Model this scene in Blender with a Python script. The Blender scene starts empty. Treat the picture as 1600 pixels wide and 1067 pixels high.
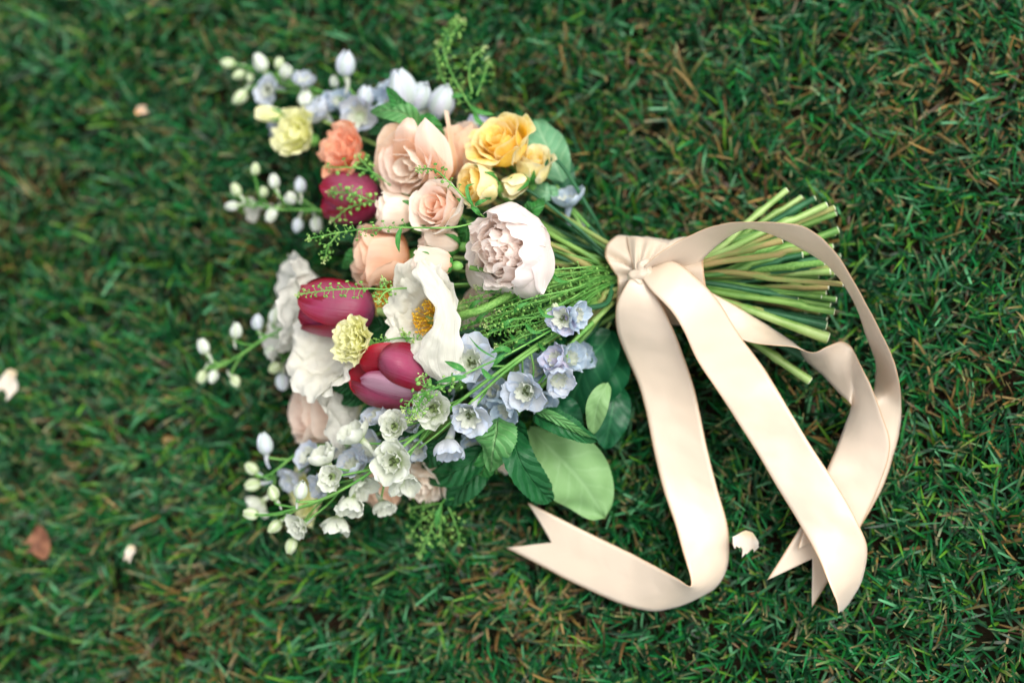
import bpy, math, random
import numpy as np
from mathutils import Matrix, Vector
rng = np.random.default_rng(7); random.seed(7)
SC = bpy.context.scene
# ------------------------------------------------------------------ camera
F, FW = 50.0, 36.0
TGT = np.array([0.0, 0.0, 0.05]); DIST = 1.07
D = np.array([-0.20, 0.15, -1.0]); D /= np.linalg.norm(D)
CAM = TGT - D * DIST
RX = np.array([1.0, 0, 0]); RX -= D * RX.dot(D); RX /= np.linalg.norm(RX)
UY = np.cross(RX, D)
TW = FW / 2 / F
def P(px, py, z):
    """the point of the place at height z that the photograph shows at this pixel (1600 x 1067)"""
    d = D + (px - 800) / 800 * TW * RX - (py - 533.5) / 800 * TW * UY
    return CAM + d * ((z - CAM[2]) / d[2])
cd = bpy.data.cameras.new("camera"); cam = bpy.data.objects.new("camera", cd); SC.collection.objects.link(cam)
cam.matrix_world = Matrix(((RX[0], UY[0], -D[0], CAM[0]), (RX[1], UY[1], -D[1], CAM[1]), (RX[2], UY[2], -D[2], CAM[2]), (0, 0, 0, 1)))
cd.lens = F; cd.sensor_width = FW; cd.clip_end = 200; cd.clip_start = 0.01
cd.dof.use_dof = True; cd.dof.aperture_fstop = 1.7; cd.dof.aperture_blades = 0
cd.dof.focus_distance = float((P(665, 500, 0.145) - CAM).dot(D))
SC.camera = cam
# ------------------------------------------------------------------ light
w = bpy.data.worlds.new("World"); SC.world = w; w.use_nodes = True
nt = w.node_tree; bg = nt.nodes["Background"]
sky = nt.nodes.new("ShaderNodeTexSky"); sky.sky_type = 'NISHITA'; sky.sun_disc = False
SUN_EL, SUN_AZ = math.radians(60), math.radians(62)      # light from the upper right of the picture
sky.sun_elevation = SUN_EL; sky.sun_rotation = SUN_AZ; sky.air_density = 1.0; sky.dust_density = 3.0
hs_ = nt.nodes.new('ShaderNodeHueSaturation'); hs_.inputs['Saturation'].default_value = 0.18   # thin cloud: a pale sky
nt.links.new(sky.outputs[0], hs_.inputs['Color']); nt.links.new(hs_.outputs[0], bg.inputs[0]); bg.inputs[1].default_value = 0.15
sd = bpy.data.lights.new("sun", 'SUN'); sun = bpy.data.objects.new("sun", sd); SC.collection.objects.link(sun)
sd.energy = 0.95; sd.angle = math.radians(45); sd.color = (1.0, 0.92, 0.80)
sv = Vector((math.sin(SUN_AZ) * math.cos(SUN_EL), math.cos(SUN_AZ) * math.cos(SUN_EL), math.sin(SUN_EL)))
sun.rotation_euler = sv.to_track_quat('Z', 'Y').to_euler(); sun.location = (0.8, 0.8, 2)
SC.view_settings.view_transform = 'Standard'; SC.view_settings.look = 'None'
SC.view_settings.exposure = 0.95; SC.view_settings.gamma = 1.0
try: SC.cycles.max_bounces = 9; SC.cycles.transmission_bounces = 9; SC.cycles.diffuse_bounces = 6; SC.cycles.transparent_max_bounces = 8
except Exception: pass
# ------------------------------------------------------------------ helpers
def nrm(v): v = np.asarray(v, float); return v / max(np.linalg.norm(v), 1e-9)
def hexc(h):
    h = h.lstrip('#'); c = [int(h[i:i + 2], 16) / 255 for i in (0, 2, 4)]
    return tuple((x / 12.92 if x <= 0.04045 else ((x + 0.055) / 1.055) ** 2.4) for x in c) + (1.0,)
def catmull(pts, n):
    pts = np.asarray(pts, float); m = len(pts)
    if m == 2: return pts[0] + (pts[1] - pts[0]) * np.linspace(0, 1, n)[:, None]
    e = np.vstack([2 * pts[0] - pts[1], pts, 2 * pts[-1] - pts[-2]])
    t = np.linspace(0, m - 1, n); i = np.minimum(t.astype(int), m - 2); f = (t - i)[:, None]
    a, b, c, d = e[i], e[i + 1], e[i + 2], e[i + 3]
    return 0.5 * (2 * b + (c - a) * f + (2 * a - 5 * b + 4 * c - d) * f ** 2 + (3 * b - a - 3 * c + d) * f ** 3)
def gridfaces(nv, nu, off=0, wrap=False):
    i, j = np.meshgrid(np.arange(nv - 1), np.arange(nu if wrap else nu - 1), indexing='ij')
    j2 = (j + 1) % nu
    return np.stack([i * nu + j, i * nu + j2, (i + 1) * nu + j2, (i + 1) * nu + j], -1).reshape(-1, 4) + off
class MB:
    def __init__(s): s.V = []; s.F = []; s.U = []; s.n = 0
    def add(s, V, F, UV=None):
        V = np.asarray(V, float).reshape(-1, 3); s.V.append(V); s.F.append(np.asarray(F) + s.n)
        s.U.append(np.zeros((len(V), 2)) if UV is None else np.asarray(UV, float).reshape(-1, 2)); s.n += len(V)
    def mesh(s, name):
        V = np.vstack(s.V); F = np.vstack(s.F); U = np.vstack(s.U)
        me = bpy.data.meshes.new(name); me.vertices.add(len(V)); me.vertices.foreach_set('co', V.ravel())
        k = F.shape[1]; me.loops.add(F.size); me.loops.foreach_set('vertex_index', F.ravel().astype(np.int32))
        me.polygons.add(len(F)); me.polygons.foreach_set('loop_start', np.arange(0, F.size, k, dtype=np.int32))
        me.update(calc_edges=True)
        me.polygons.foreach_set('use_smooth', np.ones(len(F), bool))
        ul = me.uv_layers.new(name='UVMap'); ul.data.foreach_set('uv', U[F.ravel()].ravel()); me.validate(); return me
def mesh1(name, V, F, UV=None): b = MB(); b.add(V, F, UV); return b.mesh(name)
def link(name, me, mat=None, parent=None, M=None):
    o = bpy.data.objects.new(name, me); SC.collection.objects.link(o)
    if mat is not None and me is not None and not me.materials: me.materials.append(mat)
    elif mat is not None and me is not None and me.materials[0] != mat:
        o.material_slots[0].link = 'OBJECT'; o.material_slots[0].material = mat
    if parent is not None: o.parent = parent
    if M is not None: o.matrix_local = M
    return o
def thing(name, label, cat, M, group=None):
    o = bpy.data.objects.new(name, None); SC.collection.objects.link(o); o.empty_display_size = 0.01
    o.matrix_world = M; o['label'] = label; o['category'] = cat
    if group: o['group'] = group
    return o
def fr(pos, axis, roll=0.0, s=1.0):
    z = nrm(axis); h = np.array([0, 0, 1.0]) if abs(z[2]) < 0.95 else np.array([0, 1.0, 0])
    x = nrm(h - z * h.dot(z)); y = np.cross(z, x)      # local x points towards the sky side
    M = Matrix(((x[0], y[0], z[0], pos[0]), (x[1], y[1], z[1], pos[1]), (x[2], y[2], z[2], pos[2]), (0, 0, 0, 1)))
    return M @ Matrix.Rotation(roll, 4, 'Z') @ Matrix.Scale(s, 4)
def tube(pts, rad, sides=7, cap=True):
    pts = np.asarray(pts, float); n = len(pts); rad = np.broadcast_to(rad, (n,)).astype(float)
    T = np.gradient(pts, axis=0); T /= np.maximum(np.linalg.norm(T, axis=1), 1e-9)[:, None]
    a = np.array([0.13, 0.2, 1.0]); N = np.cross(T, a); N /= np.maximum(np.linalg.norm(N, axis=1), 1e-6)[:, None]
    B = np.cross(T, N); ang = np.arange(sides) / sides * 2 * math.pi
    V = pts[:, None] + rad[:, None, None] * (np.cos(ang)[None, :, None] * N[:, None] + np.sin(ang)[None, :, None] * B[:, None])
    UV = np.stack(np.broadcast_arrays(ang[None, :] / 6.283, np.linspace(0, 1, n)[:, None]), -1)
    V = V.reshape(-1, 3); UV = UV.reshape(-1, 2); Fc = gridfaces(n, sides, 0, True)
    if cap:
        for e in (0, n - 1):
            c = len(V); V = np.vstack([V, pts[e]]); UV = np.vstack([UV, [0.5, 1.0 if e else 0.0]])
            r = np.arange(sides) + e * sides; nx = np.roll(r, -1)
            V = np.vstack([V, V[r]]); UV = np.vstack([UV, np.tile([0.5, 1.0 if e else 0.0], (sides, 1))])
            r2 = np.arange(sides) + c + 1; n2 = np.roll(r2, -1)
            q = np.stack([r2, n2, n2, np.full(sides, c)], -1) if not e else np.stack([n2, r2, r2, np.full(sides, c)], -1)
            # keep quads valid: use mid points instead of doubled corners
            q = np.array([[c, c + 1 + k, c + 1 + (k + 1) % sides, c + 1 + (k + 2) % sides] for k in range(0, sides - 1, 2)])
            Fc = np.vstack([Fc, q])
    return V, Fc, UV
def ellipsoid(c, ax, a, b, nl=5, ns=6, lobes=0):
    z = nrm(ax); h = np.array([0.3, 0.5, 0.8]); x = nrm(np.cross(h, z)); y = np.cross(z, x)
    t = np.linspace(0.06, math.pi - 0.06, nl)[:, None]; p = (np.arange(ns) / ns * 2 * math.pi)[None, :]
    r = b * np.sin(t) * (1 + (0.10 * np.cos(lobes * p) if lobes else 0))
    V = np.asarray(c) + (r * np.cos(p))[..., None] * x + (r * np.sin(p))[..., None] * y + (a * -np.cos(t) * np.ones_like(p))[..., None] * z
    UV = np.stack(np.broadcast_arrays(p / 6.283, t / math.pi), -1)
    return V.reshape(-1, 3), gridfaces(nl, ns, 0, True), UV.reshape(-1, 2)
def petal(cl, W, Rc, mode='fan', a=1.0, b=0.6, base=0.25, rnd=0.45, rp=2.4, ruf=0.0, fq=6.0, jag=0.0, wav=0.0,
          nu=11, nv=12, az=0.0, r=None, twist=0.0, crk=0.0, csc=90.0):
    """a petal sheet: cl = (radius, height) points of its midline, W its width, Rc the radius it is cupped with"""
    r = r or random
    C = catmull(cl, 60); ds = np.r_[0, np.cumsum(np.linalg.norm(np.diff(C, axis=0), axis=1))]; L = ds[-1]; ds /= L
    T = np.gradient(C, axis=0); T /= np.linalg.norm(T, axis=1)[:, None]
    u = np.linspace(-1, 1, nu)[None, :]; v = (1 - (1 - np.linspace(0, 1, nv)) ** 1.35)[:, None]
    ph = [r.uniform(0, 6.28) for _ in range(6)]
    g = 1 - (1 - np.abs(u) ** rp + 1e-9) ** (1 / rp)
    if mode == 'fan':
        vv = v * (1 - rnd * g) + 0 * u; wd = W / 2 * (base + (1 - base) * np.sin(np.clip(v, 0, 1) * math.pi / 2 * 1.15) ** a)
    else:
        vv = v + 0 * u; f = np.sin(math.pi * np.clip(v, 0, 1) ** a); f = np.maximum(f, 0) ** b
        wd = W / 2 * np.maximum(f, base * (1 - v))
    if jag: vv = vv * (1 - jag * (0.5 + 0.5 * np.sin(u * fq * 2.1 + ph[0])) * v ** 3 - 0.6 * jag * (0.5 + 0.5 * np.sin(u * fq * 4.7 + ph[1])) * v ** 3)
    sh = vv.shape; q = vv.ravel()
    cr = np.interp(q, ds, C[:, 0]).reshape(sh); ck = np.interp(q, ds, C[:, 1]).reshape(sh)
    tr = np.interp(q, ds, T[:, 0]).reshape(sh); tk = np.interp(q, ds, T[:, 1]).reshape(sh)
    nr, nk = tk, -tr
    s = u * wd; Rcc = Rc if np.isscalar(Rc) else np.interp(q, np.linspace(0, 1, len(Rc)), Rc).reshape(sh)
    phi = np.clip(s / Rcc, -1.9, 1.9)
    ty = Rcc * np.sin(phi); inn = Rcc * (1 - np.cos(phi))
    dn = -inn + ruf * L * v ** 1.8 * (np.sin(fq * u + ph[2] + 2.2 * v) + 0.5 * np.sin(2.3 * fq * u + ph[3] - 3 * v))
    dn = dn + wav * L * (np.sin(2.6 * v + 1.7 * u + ph[4]) + 0.6 * np.sin(5.1 * v - 2.9 * u + ph[5])) * v
    ty = ty + ruf * L * 0.5 * v ** 2 * np.sin(fq * 1.3 * v * 2 + ph[1]) * np.abs(u)
    if crk:
        sd0 = r.uniform(0, 50); hh = np.array([mn.noise(Vector((float(a_) * csc + sd0, float(b_) * csc, sd0))) + .6 * abs(mn.noise(Vector((float(a_) * csc * 2.7, float(b_) * csc * 1.6, sd0 + 9)))) for a_, b_ in zip(s.ravel(), (vv * L).ravel())]).reshape(sh)
        dn = dn + crk * hh * np.minimum(1, v * 3)
    x = cr + nr * dn; z = ck + nk * dn; y = ty + twist * v * L * 0.5
    ca, sa = math.cos(az), math.sin(az)
    V = np.stack([x * ca - y * sa, x * sa + y * ca, z + 0 * x], -1).reshape(-1, 3)
    UV = np.stack([np.broadcast_to((u + 1) / 2, sh), vv], -1).reshape(-1, 2)
    return V, gridfaces(nv, nu), UV
from mathutils import noise as mn
def crinkle(V, n_, amp, sc, seed=0.0, shape=None):
    Q = V.reshape(-1, 3); h = np.array([mn.noise(Vector((p[0] * sc + seed, p[1] * sc, p[2] * sc))) + .5 * abs(mn.noise(Vector((p[0] * sc * 2.6, p[1] * sc * 2.6 + seed, p[2] * sc * 2.6)))) for p in Q])
    return V + n_ * (amp * h).reshape(V.shape[:-1] + (1,))
# ------------------------------------------------------------------ materials
MATS = {}
class N:
    def __init__(s, name):
        s.m = bpy.data.materials.new(name); s.m.use_nodes = True; s.t = s.m.node_tree; s.t.nodes.clear()
        s.out = s.t.nodes.new("ShaderNodeOutputMaterial")
    def n(s, ty, **k):
        o = s.t.nodes.new(ty)
        for a, b in k.items():
            if a == 'op': o.operation = b
            elif a[0] == 'i' and a[1:].isdigit(): s.set(o.inputs[int(a[1:])], b)
            else: setattr(o, a, b)
        return o
    def set(s, i, b):
        if hasattr(b, 'is_output'): s.t.links.new(b, i)
        elif hasattr(b, 'outputs'): s.t.links.new(b.outputs[0], i)
        else: i.default_value = b
    def math(s, op, a, b=0.0, c=0.0, clamp=False): o = s.n("ShaderNodeMath", op=op, i0=a, i1=b, i2=c); o.use_clamp = clamp; return o
    def mix(s, f, a, b):
        o = s.n("ShaderNodeMix", data_type='RGBA'); s.set(o.inputs[0], f); s.set(o.inputs[6], a); s.set(o.inputs[7], b)
        return o.outputs[2]
    def noise(s, vec, sc, det=3, rough=0.55):
        o = s.n("ShaderNodeTexNoise"); o.inputs['Scale'].default_value = sc; o.inputs['Detail'].default_value = det
        o.inputs['Roughness'].default_value = rough
        if vec is not None: s.set(o.inputs['Vector'], vec)
        return o.outputs[0]
    def ramp(s, f, lo, hi): return s.n("ShaderNodeMapRange", i0=f, i1=lo, i2=hi, i3=0.0, i4=1.0, interpolation_type='SMOOTHSTEP').outputs[0]
    def finish(s, col, rough=0.5, transl=0.25, tcol=None, bump=None, bstr=0.3, bdist=0.001, spec=0.35, sheen=0.0, aniso=0.0, coat=0.0):
        p = s.n("ShaderNodeBsdfPrincipled"); s.set(p.inputs['Base Color'], col); s.set(p.inputs['Roughness'], rough)
        p.inputs['Specular IOR Level'].default_value = spec; p.inputs['Sheen Weight'].default_value = sheen
        p.inputs['Anisotropic'].default_value = aniso; p.inputs['Coat Weight'].default_value = coat
        if bump is not None:
            b = s.n("ShaderNodeBump"); s.set(b.inputs['Height'], bump); b.inputs['Strength'].default_value = bstr
            b.inputs['Distance'].default_value = bdist; s.t.links.new(b.outputs[0], p.inputs['Normal'])
        res = p.outputs[0]
        if transl:
            t = s.n("ShaderNodeBsdfTranslucent"); s.set(t.inputs[0], tcol if tcol is not None else col)
            mx = s.n("ShaderNodeMixShader"); s.set(mx.inputs[0], transl); s.t.links.new(res, mx.inputs[1]); s.t.links.new(t.outputs[0], mx.inputs[2])
            res = mx.outputs[0]
        s.t.links.new(res, s.out.inputs[0]); return s.m
def petal_mat(name, mid, edge, base, back=None, rough=0.55, transl=0.3, vein=0.35, eshape=(0.55, 1.0), tip=0.6, basel=0.35, streak=0.25, spot=None):
    k = N(name); uv = k.n("ShaderNodeUVMap"); sp = k.n("ShaderNodeSeparateXYZ", i0=uv)
    U, Vv = sp.outputs[0], sp.outputs[1]
    au = k.math('ABSOLUTE', k.math('SUBTRACT', k.math('MULTIPLY', U, 2.0), 1.0))
    comb = k.n("ShaderNodeCombineXYZ", i0=k.math('MULTIPLY', U, 26.0), i1=k.math('MULTIPLY', Vv, 1.8))
    st = k.noise(comb, 1.0, 4)
    gn = k.noise(k.n("ShaderNodeTexCoord").outputs['Object'], 60, 3)
    em = k.math('MAXIMUM', k.ramp(k.math('ADD', au, k.math('MULTIPLY', k.math('SUBTRACT', st, 0.5), streak * 1.6)), *eshape),
                k.ramp(k.math('ADD', Vv, k.math('MULTIPLY', k.math('SUBTRACT', st, 0.5), streak)), tip, 1.05))
    col = k.mix(em, hexc(mid), hexc(edge))
    col = k.mix(k.ramp(k.math('ADD', Vv, k.math('MULTIPLY', k.math('SUBTRACT', st, 0.5), 0.25)), basel, 0.0), col, hexc(base))
    hsv = k.n("ShaderNodeHueSaturation"); k.set(hsv.inputs['Color'], col)
    k.set(hsv.inputs['Value'], k.math('ADD', 0.80, k.math('ADD', k.math('MULTIPLY', st, 0.2 * 1.0), k.math('MULTIPLY', gn, 0.22))))
    k.set(hsv.inputs['Saturation'], k.math('ADD', 0.8, k.math('MULTIPLY', gn, 0.45)))
    col = hsv.outputs[0]
    if back:
        g = k.n("ShaderNodeNewGeometry"); col = k.mix(g.outputs['Backfacing'], col, hexc(back))
    bm = k.math('ADD', st, k.math('MULTIPLY', gn, 0.6))
    MATS[name] = k.finish(col, rough, transl, bump=bm, bstr=vein, bdist=0.0012); return MATS[name]
def leaf_mat(name, c1, c2, vc, back=None, nveins=9.0, rough=0.5, transl=0.18, bstr=0.6, cell=0.0):
    k = N(name); uv = k.n("ShaderNodeUVMap"); sp = k.n("ShaderNodeSeparateXYZ", i0=uv); U, Vv = sp.outputs[0], sp.outputs[1]
    au = k.math('ABSOLUTE', k.math('SUBTRACT', k.math('MULTIPLY', U, 2.0), 1.0))
    oc = k.n("ShaderNodeTexCoord").outputs['Object']; gn = k.noise(oc, 45, 4); gn2 = k.noise(oc, 260, 3)
    ph = k.math('FRACT', k.math('ADD', k.math('MULTIPLY', k.math('SUBTRACT', Vv, k.math('MULTIPLY', k.math('POWER', au, 0.8), 0.22)), nveins), k.math('MULTIPLY', gn, 1.1)))
    vd = k.math('ABSOLUTE', k.math('SUBTRACT', ph, 0.5))
    side = k.ramp(vd, 0.14, 0.02); midr = k.ramp(au, 0.09, 0.02)
    vm = k.math('MAXIMUM', k.math('MULTIPLY', side, 0.55), midr)
    col = k.mix(gn, hexc(c1), hexc(c2)); col = k.mix(k.math('MULTIPLY', vm, 0.6), col, hexc(vc))
    if back: g = k.n("ShaderNodeNewGeometry"); col = k.mix(g.outputs['Backfacing'], col, k.mix(k.math('MULTIPLY', vm, 0.4), hexc(back), hexc(vc)))
    h = k.math('SUBTRACT', k.math('ADD', k.math('MULTIPLY', gn2, 0.35), k.math('MULTIPLY', vd, 1.6)), k.math('MULTIPLY', midr, 0.8))
    MATS[name] = k.finish(col, rough, transl, bump=h, bstr=bstr, bdist=0.0014, spec=0.4); return MATS[name]
def plain_mat(name, c1, c2, sc=80, rough=0.5, transl=0.0, bstr=0.3, spec=0.35, stretch=None, lo=0.35, hi=0.65):
    k = N(name); oc = k.n("ShaderNodeTexCoord").outputs['Object']
    f = k.noise(oc, sc, 4)
    if stretch: uv = k.n("ShaderNodeUVMap"); mp = k.n("ShaderNodeMapping", i0=uv); mp.inputs['Scale'].default_value = stretch; f = k.math('MULTIPLY', k.math('ADD', f, k.noise(mp, 1.0, 4)), 0.5)
    col = k.mix(k.ramp(f, lo, hi), hexc(c1), hexc(c2))
    MATS[name] = k.finish(col, rough, transl, bump=f, bstr=bstr, bdist=0.0008, spec=spec); return MATS[name]
petal_mat('tulip_inside', '#8a0a20', '#a01028', '#50081a', rough=0.35, transl=0.1, vein=0.5)
petal_mat('tulip_red', '#94405c', '#76051c', '#84506a', back='#70061a', rough=0.34, transl=0.14, vein=0.5, eshape=(0.3, 1.05), tip=0.72, basel=0.25, streak=0.6)
petal_mat('tulip_mauve', '#93496a', '#7a0624', '#6c4058', back='#860a26', rough=0.34, transl=0.14, vein=0.5, eshape=(0.45, 1.0), tip=0.62, basel=0.3, streak=0.5)
petal_mat('tulip_pale', '#b58a9c', '#9a4a68', '#94687e', back='#70061a', rough=0.34, transl=0.12, vein=0.6, streak=0.9, eshape=(.3, 1.0), tip=.9)
petal_mat('poppy_white', '#e6e4d6', '#eae8dd', '#d3d694', rough=0.6, transl=0.32, vein=0.9, basel=0.22, streak=0.2)
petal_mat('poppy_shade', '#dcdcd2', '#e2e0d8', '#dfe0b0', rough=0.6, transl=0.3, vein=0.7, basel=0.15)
petal_mat('peony_white', '#f0e5df', '#f3eae6', '#e8d6c8', rough=0.5, transl=0.34, vein=0.4)
petal_mat('peony_inner', '#f8e9e0', '#f8f0ea', '#f6dece', rough=0.55, transl=0.55, vein=0.4)
petal_mat('rose_blush', '#fce6d6', '#fcece0', '#fbd2ac', rough=0.5, transl=0.5, vein=0.25, basel=0.4)
petal_mat('rose_peach', '#fbd9bb', '#fbe3cd', '#fac088', rough=0.5, transl=0.5, vein=0.25, basel=0.5)
petal_mat('rose_core', '#fad4b9', '#f9e0cd', '#f8b88e', rough=0.5, transl=0.45, vein=0.25, basel=0.5)
petal_mat('rose_cream', '#f7e7d6', '#f8eee2', '#f0dab2', rough=0.5, transl=0.42, vein=0.3)
petal_mat('rose_yellow', '#fbe078', '#f8ecbe', '#fac938', rough=0.5, transl=0.45, vein=0.25, basel=0.6, tip=0.7)
petal_mat('rose_gold', '#fbd550', '#fbe89a', '#fbca32', rough=0.5, transl=0.45, vein=0.25, basel=0.5)
petal_mat('rose_lemon', '#f3e6a6', '#f5eecb', '#e6cf62', rough=0.5, transl=0.3, vein=0.3)
petal_mat('lisi_orange', '#f9cdb2', '#f6b08c', '#f8d6a4', rough=0.55, transl=0.46, vein=0.5)
petal_mat('lisi_green', '#eeeeae', '#f2f0c4', '#cbd87c', rough=0.6, transl=0.32, vein=0.6)
petal_mat('delph_white', '#dadfce', '#e0e3da', '#aec486', rough=0.5, transl=0.3, vein=0.4, basel=0.45)
petal_mat('delph_pale', '#d8dce2', '#c6d2e4', '#ccd8c0', rough=0.5, transl=0.3, vein=0.5, basel=0.3)
petal_mat('delph_blue', '#bccfe2', '#d3dfea', '#a8b8cc', rough=0.5, transl=0.3, vein=0.5)
petal_mat('delph_lilac', '#d3cfe2', '#bfcde8', '#b9b3d2', rough=0.5, transl=0.3, vein=0.5)
petal_mat('bud_green', '#c3d3a2', '#dbe3cc', '#9dbd70', rough=0.5, transl=0.2, vein=0.4, eshape=(0.3, 0.9), tip=0.95, basel=0.35)
petal_mat('bud_white', '#d3dfc4', '#e2e6e2', '#b4cc92', rough=0.5, transl=0.25, vein=0.4, eshape=(0.15, 0.6), tip=0.97, basel=0.35)
petal_mat('bud_blue', '#c9d6d2', '#dadfea', '#bccfae', rough=0.5, transl=0.25, vein=0.4, eshape=(0.15, 0.6), tip=0.97, basel=0.25)
leaf_mat('mint_leaf', '#2f7a34', '#3c8c40', '#6fa45e', back='#7fae6e', nveins=7, bstr=1.0)
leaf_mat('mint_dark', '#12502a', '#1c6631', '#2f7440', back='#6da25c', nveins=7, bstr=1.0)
leaf_mat('mint_light', '#4b8a48', '#5f9c58', '#8fbc7c', back='#7fae6e', nveins=7, bstr=0.9)
leaf_mat('leaf_dark', '#0f4a2c', '#17603a', '#3a7d50', back='#8fbd7e', nveins=7, bstr=0.25, rough=0.4)
leaf_mat('leaf_pale', '#6f9a5c', '#84ac70', '#8db47c', back='#86b274', nveins=6, bstr=0.2)
leaf_mat('leaf_sage', '#5c9268', '#6ba377', '#a3c59c', back='#8ab68a', nveins=6, bstr=0.2, rough=0.4)
leaf_mat('sprig_leaf', '#2d7a34', '#438f3c', '#7fb35c', nveins=3, bstr=0.2)
plain_mat('stem_green', '#3a7030', '#7fa650', sc=50, stretch=(6, 3, 1), rough=0.45, bstr=0.4)
plain_mat('stem_bright', '#6a9440', '#a6bf78', sc=50, stretch=(6, 3, 1), rough=0.45, bstr=0.4)
plain_mat('stem_dark', '#143f28', '#2f6c42', sc=50, stretch=(6, 3, 1), rough=0.45, bstr=0.4)
plain_mat('stem_woody', '#6f9048', '#a08a58', sc=40, stretch=(5, 6, 1), rough=0.6, bstr=0.6)
plain_mat('stem_thin', '#4f8f3c', '#7db25a', sc=60, rough=0.5)
plain_mat('cut_face', '#c9d6a8', '#e6e8cf', sc=300, rough=0.7)
plain_mat('seed_green', '#4c8432', '#86b058', sc=90, rough=0.45, bstr=0.2)
plain_mat('seed_tip', '#86ad54', '#c4cf94', sc=300, rough=0.5)
plain_mat('stamen_yellow', '#f3b21c', '#fbd844', sc=500, rough=0.6, bstr=0.2)
plain_mat('flower_eye', '#1d2a1a', '#5a6a3a', sc=500, rough=0.6, bstr=0.2)
plain_mat('hairy_stem', '#5f9140', '#7fae58', sc=600, rough=0.6, bstr=0.9)
plain_mat('dry_leaf', '#5a3524', '#8c5f45', sc=90, rough=0.6, bstr=0.5, transl=0.1)
k = N('satin'); uv = k.n("ShaderNodeUVMap"); mp = k.n("ShaderNodeMapping", i0=uv); mp.inputs['Scale'].default_value = (260, 3, 1)
th = k.noise(mp, 1.0, 3); oc = k.n("ShaderNodeTexCoord").outputs['Object']; gn = k.noise(oc, 14, 2)
sp = k.n("ShaderNodeSeparateXYZ", i0=uv); au = k.math('ABSOLUTE', k.math('SUBTRACT', k.math('MULTIPLY', sp.outputs[0], 2.0), 1.0))
col = k.mix(gn, hexc('#deccb2'), hexc('#e4d5c1')); col = k.mix(k.ramp(au, 0.955, 0.975), col, hexc('#cfac84'))
tn = k.n("ShaderNodeTangent", direction_type='UV_MAP')
MATS['satin'] = k.finish(col, 0.34, 0.2, tcol=hexc('#e3b588'), bump=k.math('ADD', k.math('MULTIPLY', th, 0.5), k.math('MULTIPLY', k.noise(oc, 55, 2), 1.2)), bstr=0.25, bdist=0.0006, spec=0.85, sheen=0.35, aniso=0.55)
k = N('soil'); oc = k.n("ShaderNodeTexCoord").outputs['Object']
f = k.noise(oc, 9, 5); g = k.noise(oc, 160, 6, 0.7)
col = k.mix(k.ramp(f, 0.4, 0.62), hexc('#102412'), hexc('#33261a')); col = k.mix(k.ramp(g, 0.4, 0.7), col, hexc('#33261a'))
MATS['soil'] = k.finish(col, 0.95, 0, bump=g, bstr=1.0, bdist=0.01, spec=0.1)
k = N('grass_blade'); at = k.n("ShaderNodeAttribute", attribute_name='tint'); oc = k.n("ShaderNodeTexCoord").outputs['Object']
g = k.noise(oc, 500, 2); hs = k.n("ShaderNodeHueSaturation"); k.set(hs.inputs['Color'], at.outputs['Color']); k.set(hs.inputs['Value'], k.math('ADD', 0.75, k.math('MULTIPLY', g, 0.5)))
MATS['grass_blade'] = k.finish(hs.outputs[0], 0.42, 0.22, spec=0.45)
# ------------------------------------------------------------------ ground
n = 60; gx = np.linspace(-4, 4, n); X, Y = np.meshgrid(gx, gx)
Z = -0.004 - 0.004 * np.sin(X * 9.1) * np.cos(Y * 7.3)
g = link('ground', mesh1('ground', np.stack([X, Y, Z], -1).reshape(-1, 3), gridfaces(n, n), np.stack([X, Y], -1).reshape(-1, 2)), MATS['soil']); g['kind'] = 'structure'
# ------------------------------------------------------------------ stems, binding and cut ends
BX0, BX1 = 966, 1106
def slot(t, ph):
    r = 0.0265 * math.sqrt(t); return r * math.cos(ph), r * math.sin(ph)
BC0 = P(BX0, 437, 0.052); BC1 = P(BX1, 440, 0.052)
TAILS = [  # px, py, z, radius(mm), material   (cut ends that show)
 (1229, 297, .058, 2.3, 'stem_bright'), (1291, 318, .060, 2.6, 'stem_bright'), (1273, 311, .045, 2.4, 'stem_dark'), (1303, 328, .052, 2.2, 'stem_woody'),
 (1252, 307, .040, 2.0, 'stem_green'), (1309, 357, .050, 2.8, 'stem_green'), (1304, 367, .040, 2.2, 'stem_bright'), (1301, 385, .045, 2.2, 'stem_green'),
 (1222, 377, .074, 2.6, 'stem_woody'), (1262, 391, .078, 2.2, 'stem_woody'), (1288, 411, .060, 2.4, 'stem_bright'), (1297, 424, .052, 2.6, 'stem_bright'),
 (1317, 442, .066, 2.0, 'stem_woody'), (1294, 446, .050, 2.1, 'stem_woody'), (1290, 459, .044, 2.2, 'stem_dark'), (1283, 464, .056, 1.5, 'stem_green'),
 (1303, 484, .058, 2.5, 'stem_woody'), (1296, 478, .046, 1.9, 'stem_green'), (1291, 508, .052, 3.1, 'stem_dark'), (1293, 529, .050, 4.4, 'stem_bright'),
 (1265, 594, .034, 3.3, 'stem_bright'), (1257, 558, .026, 3.2, 'stem_dark'), (1312, 400, .030, 2.0, 'stem_dark'), (1280, 345, .034, 2.2, 'stem_green')]
HEADS = []   # filled by the flowers: (thing, start, axis, radius mm, material)
def want_stem(t, start, axis, rad=None, mat=None): HEADS.append((t, np.asarray(start, float), nrm(axis), rad, mat))
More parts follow.
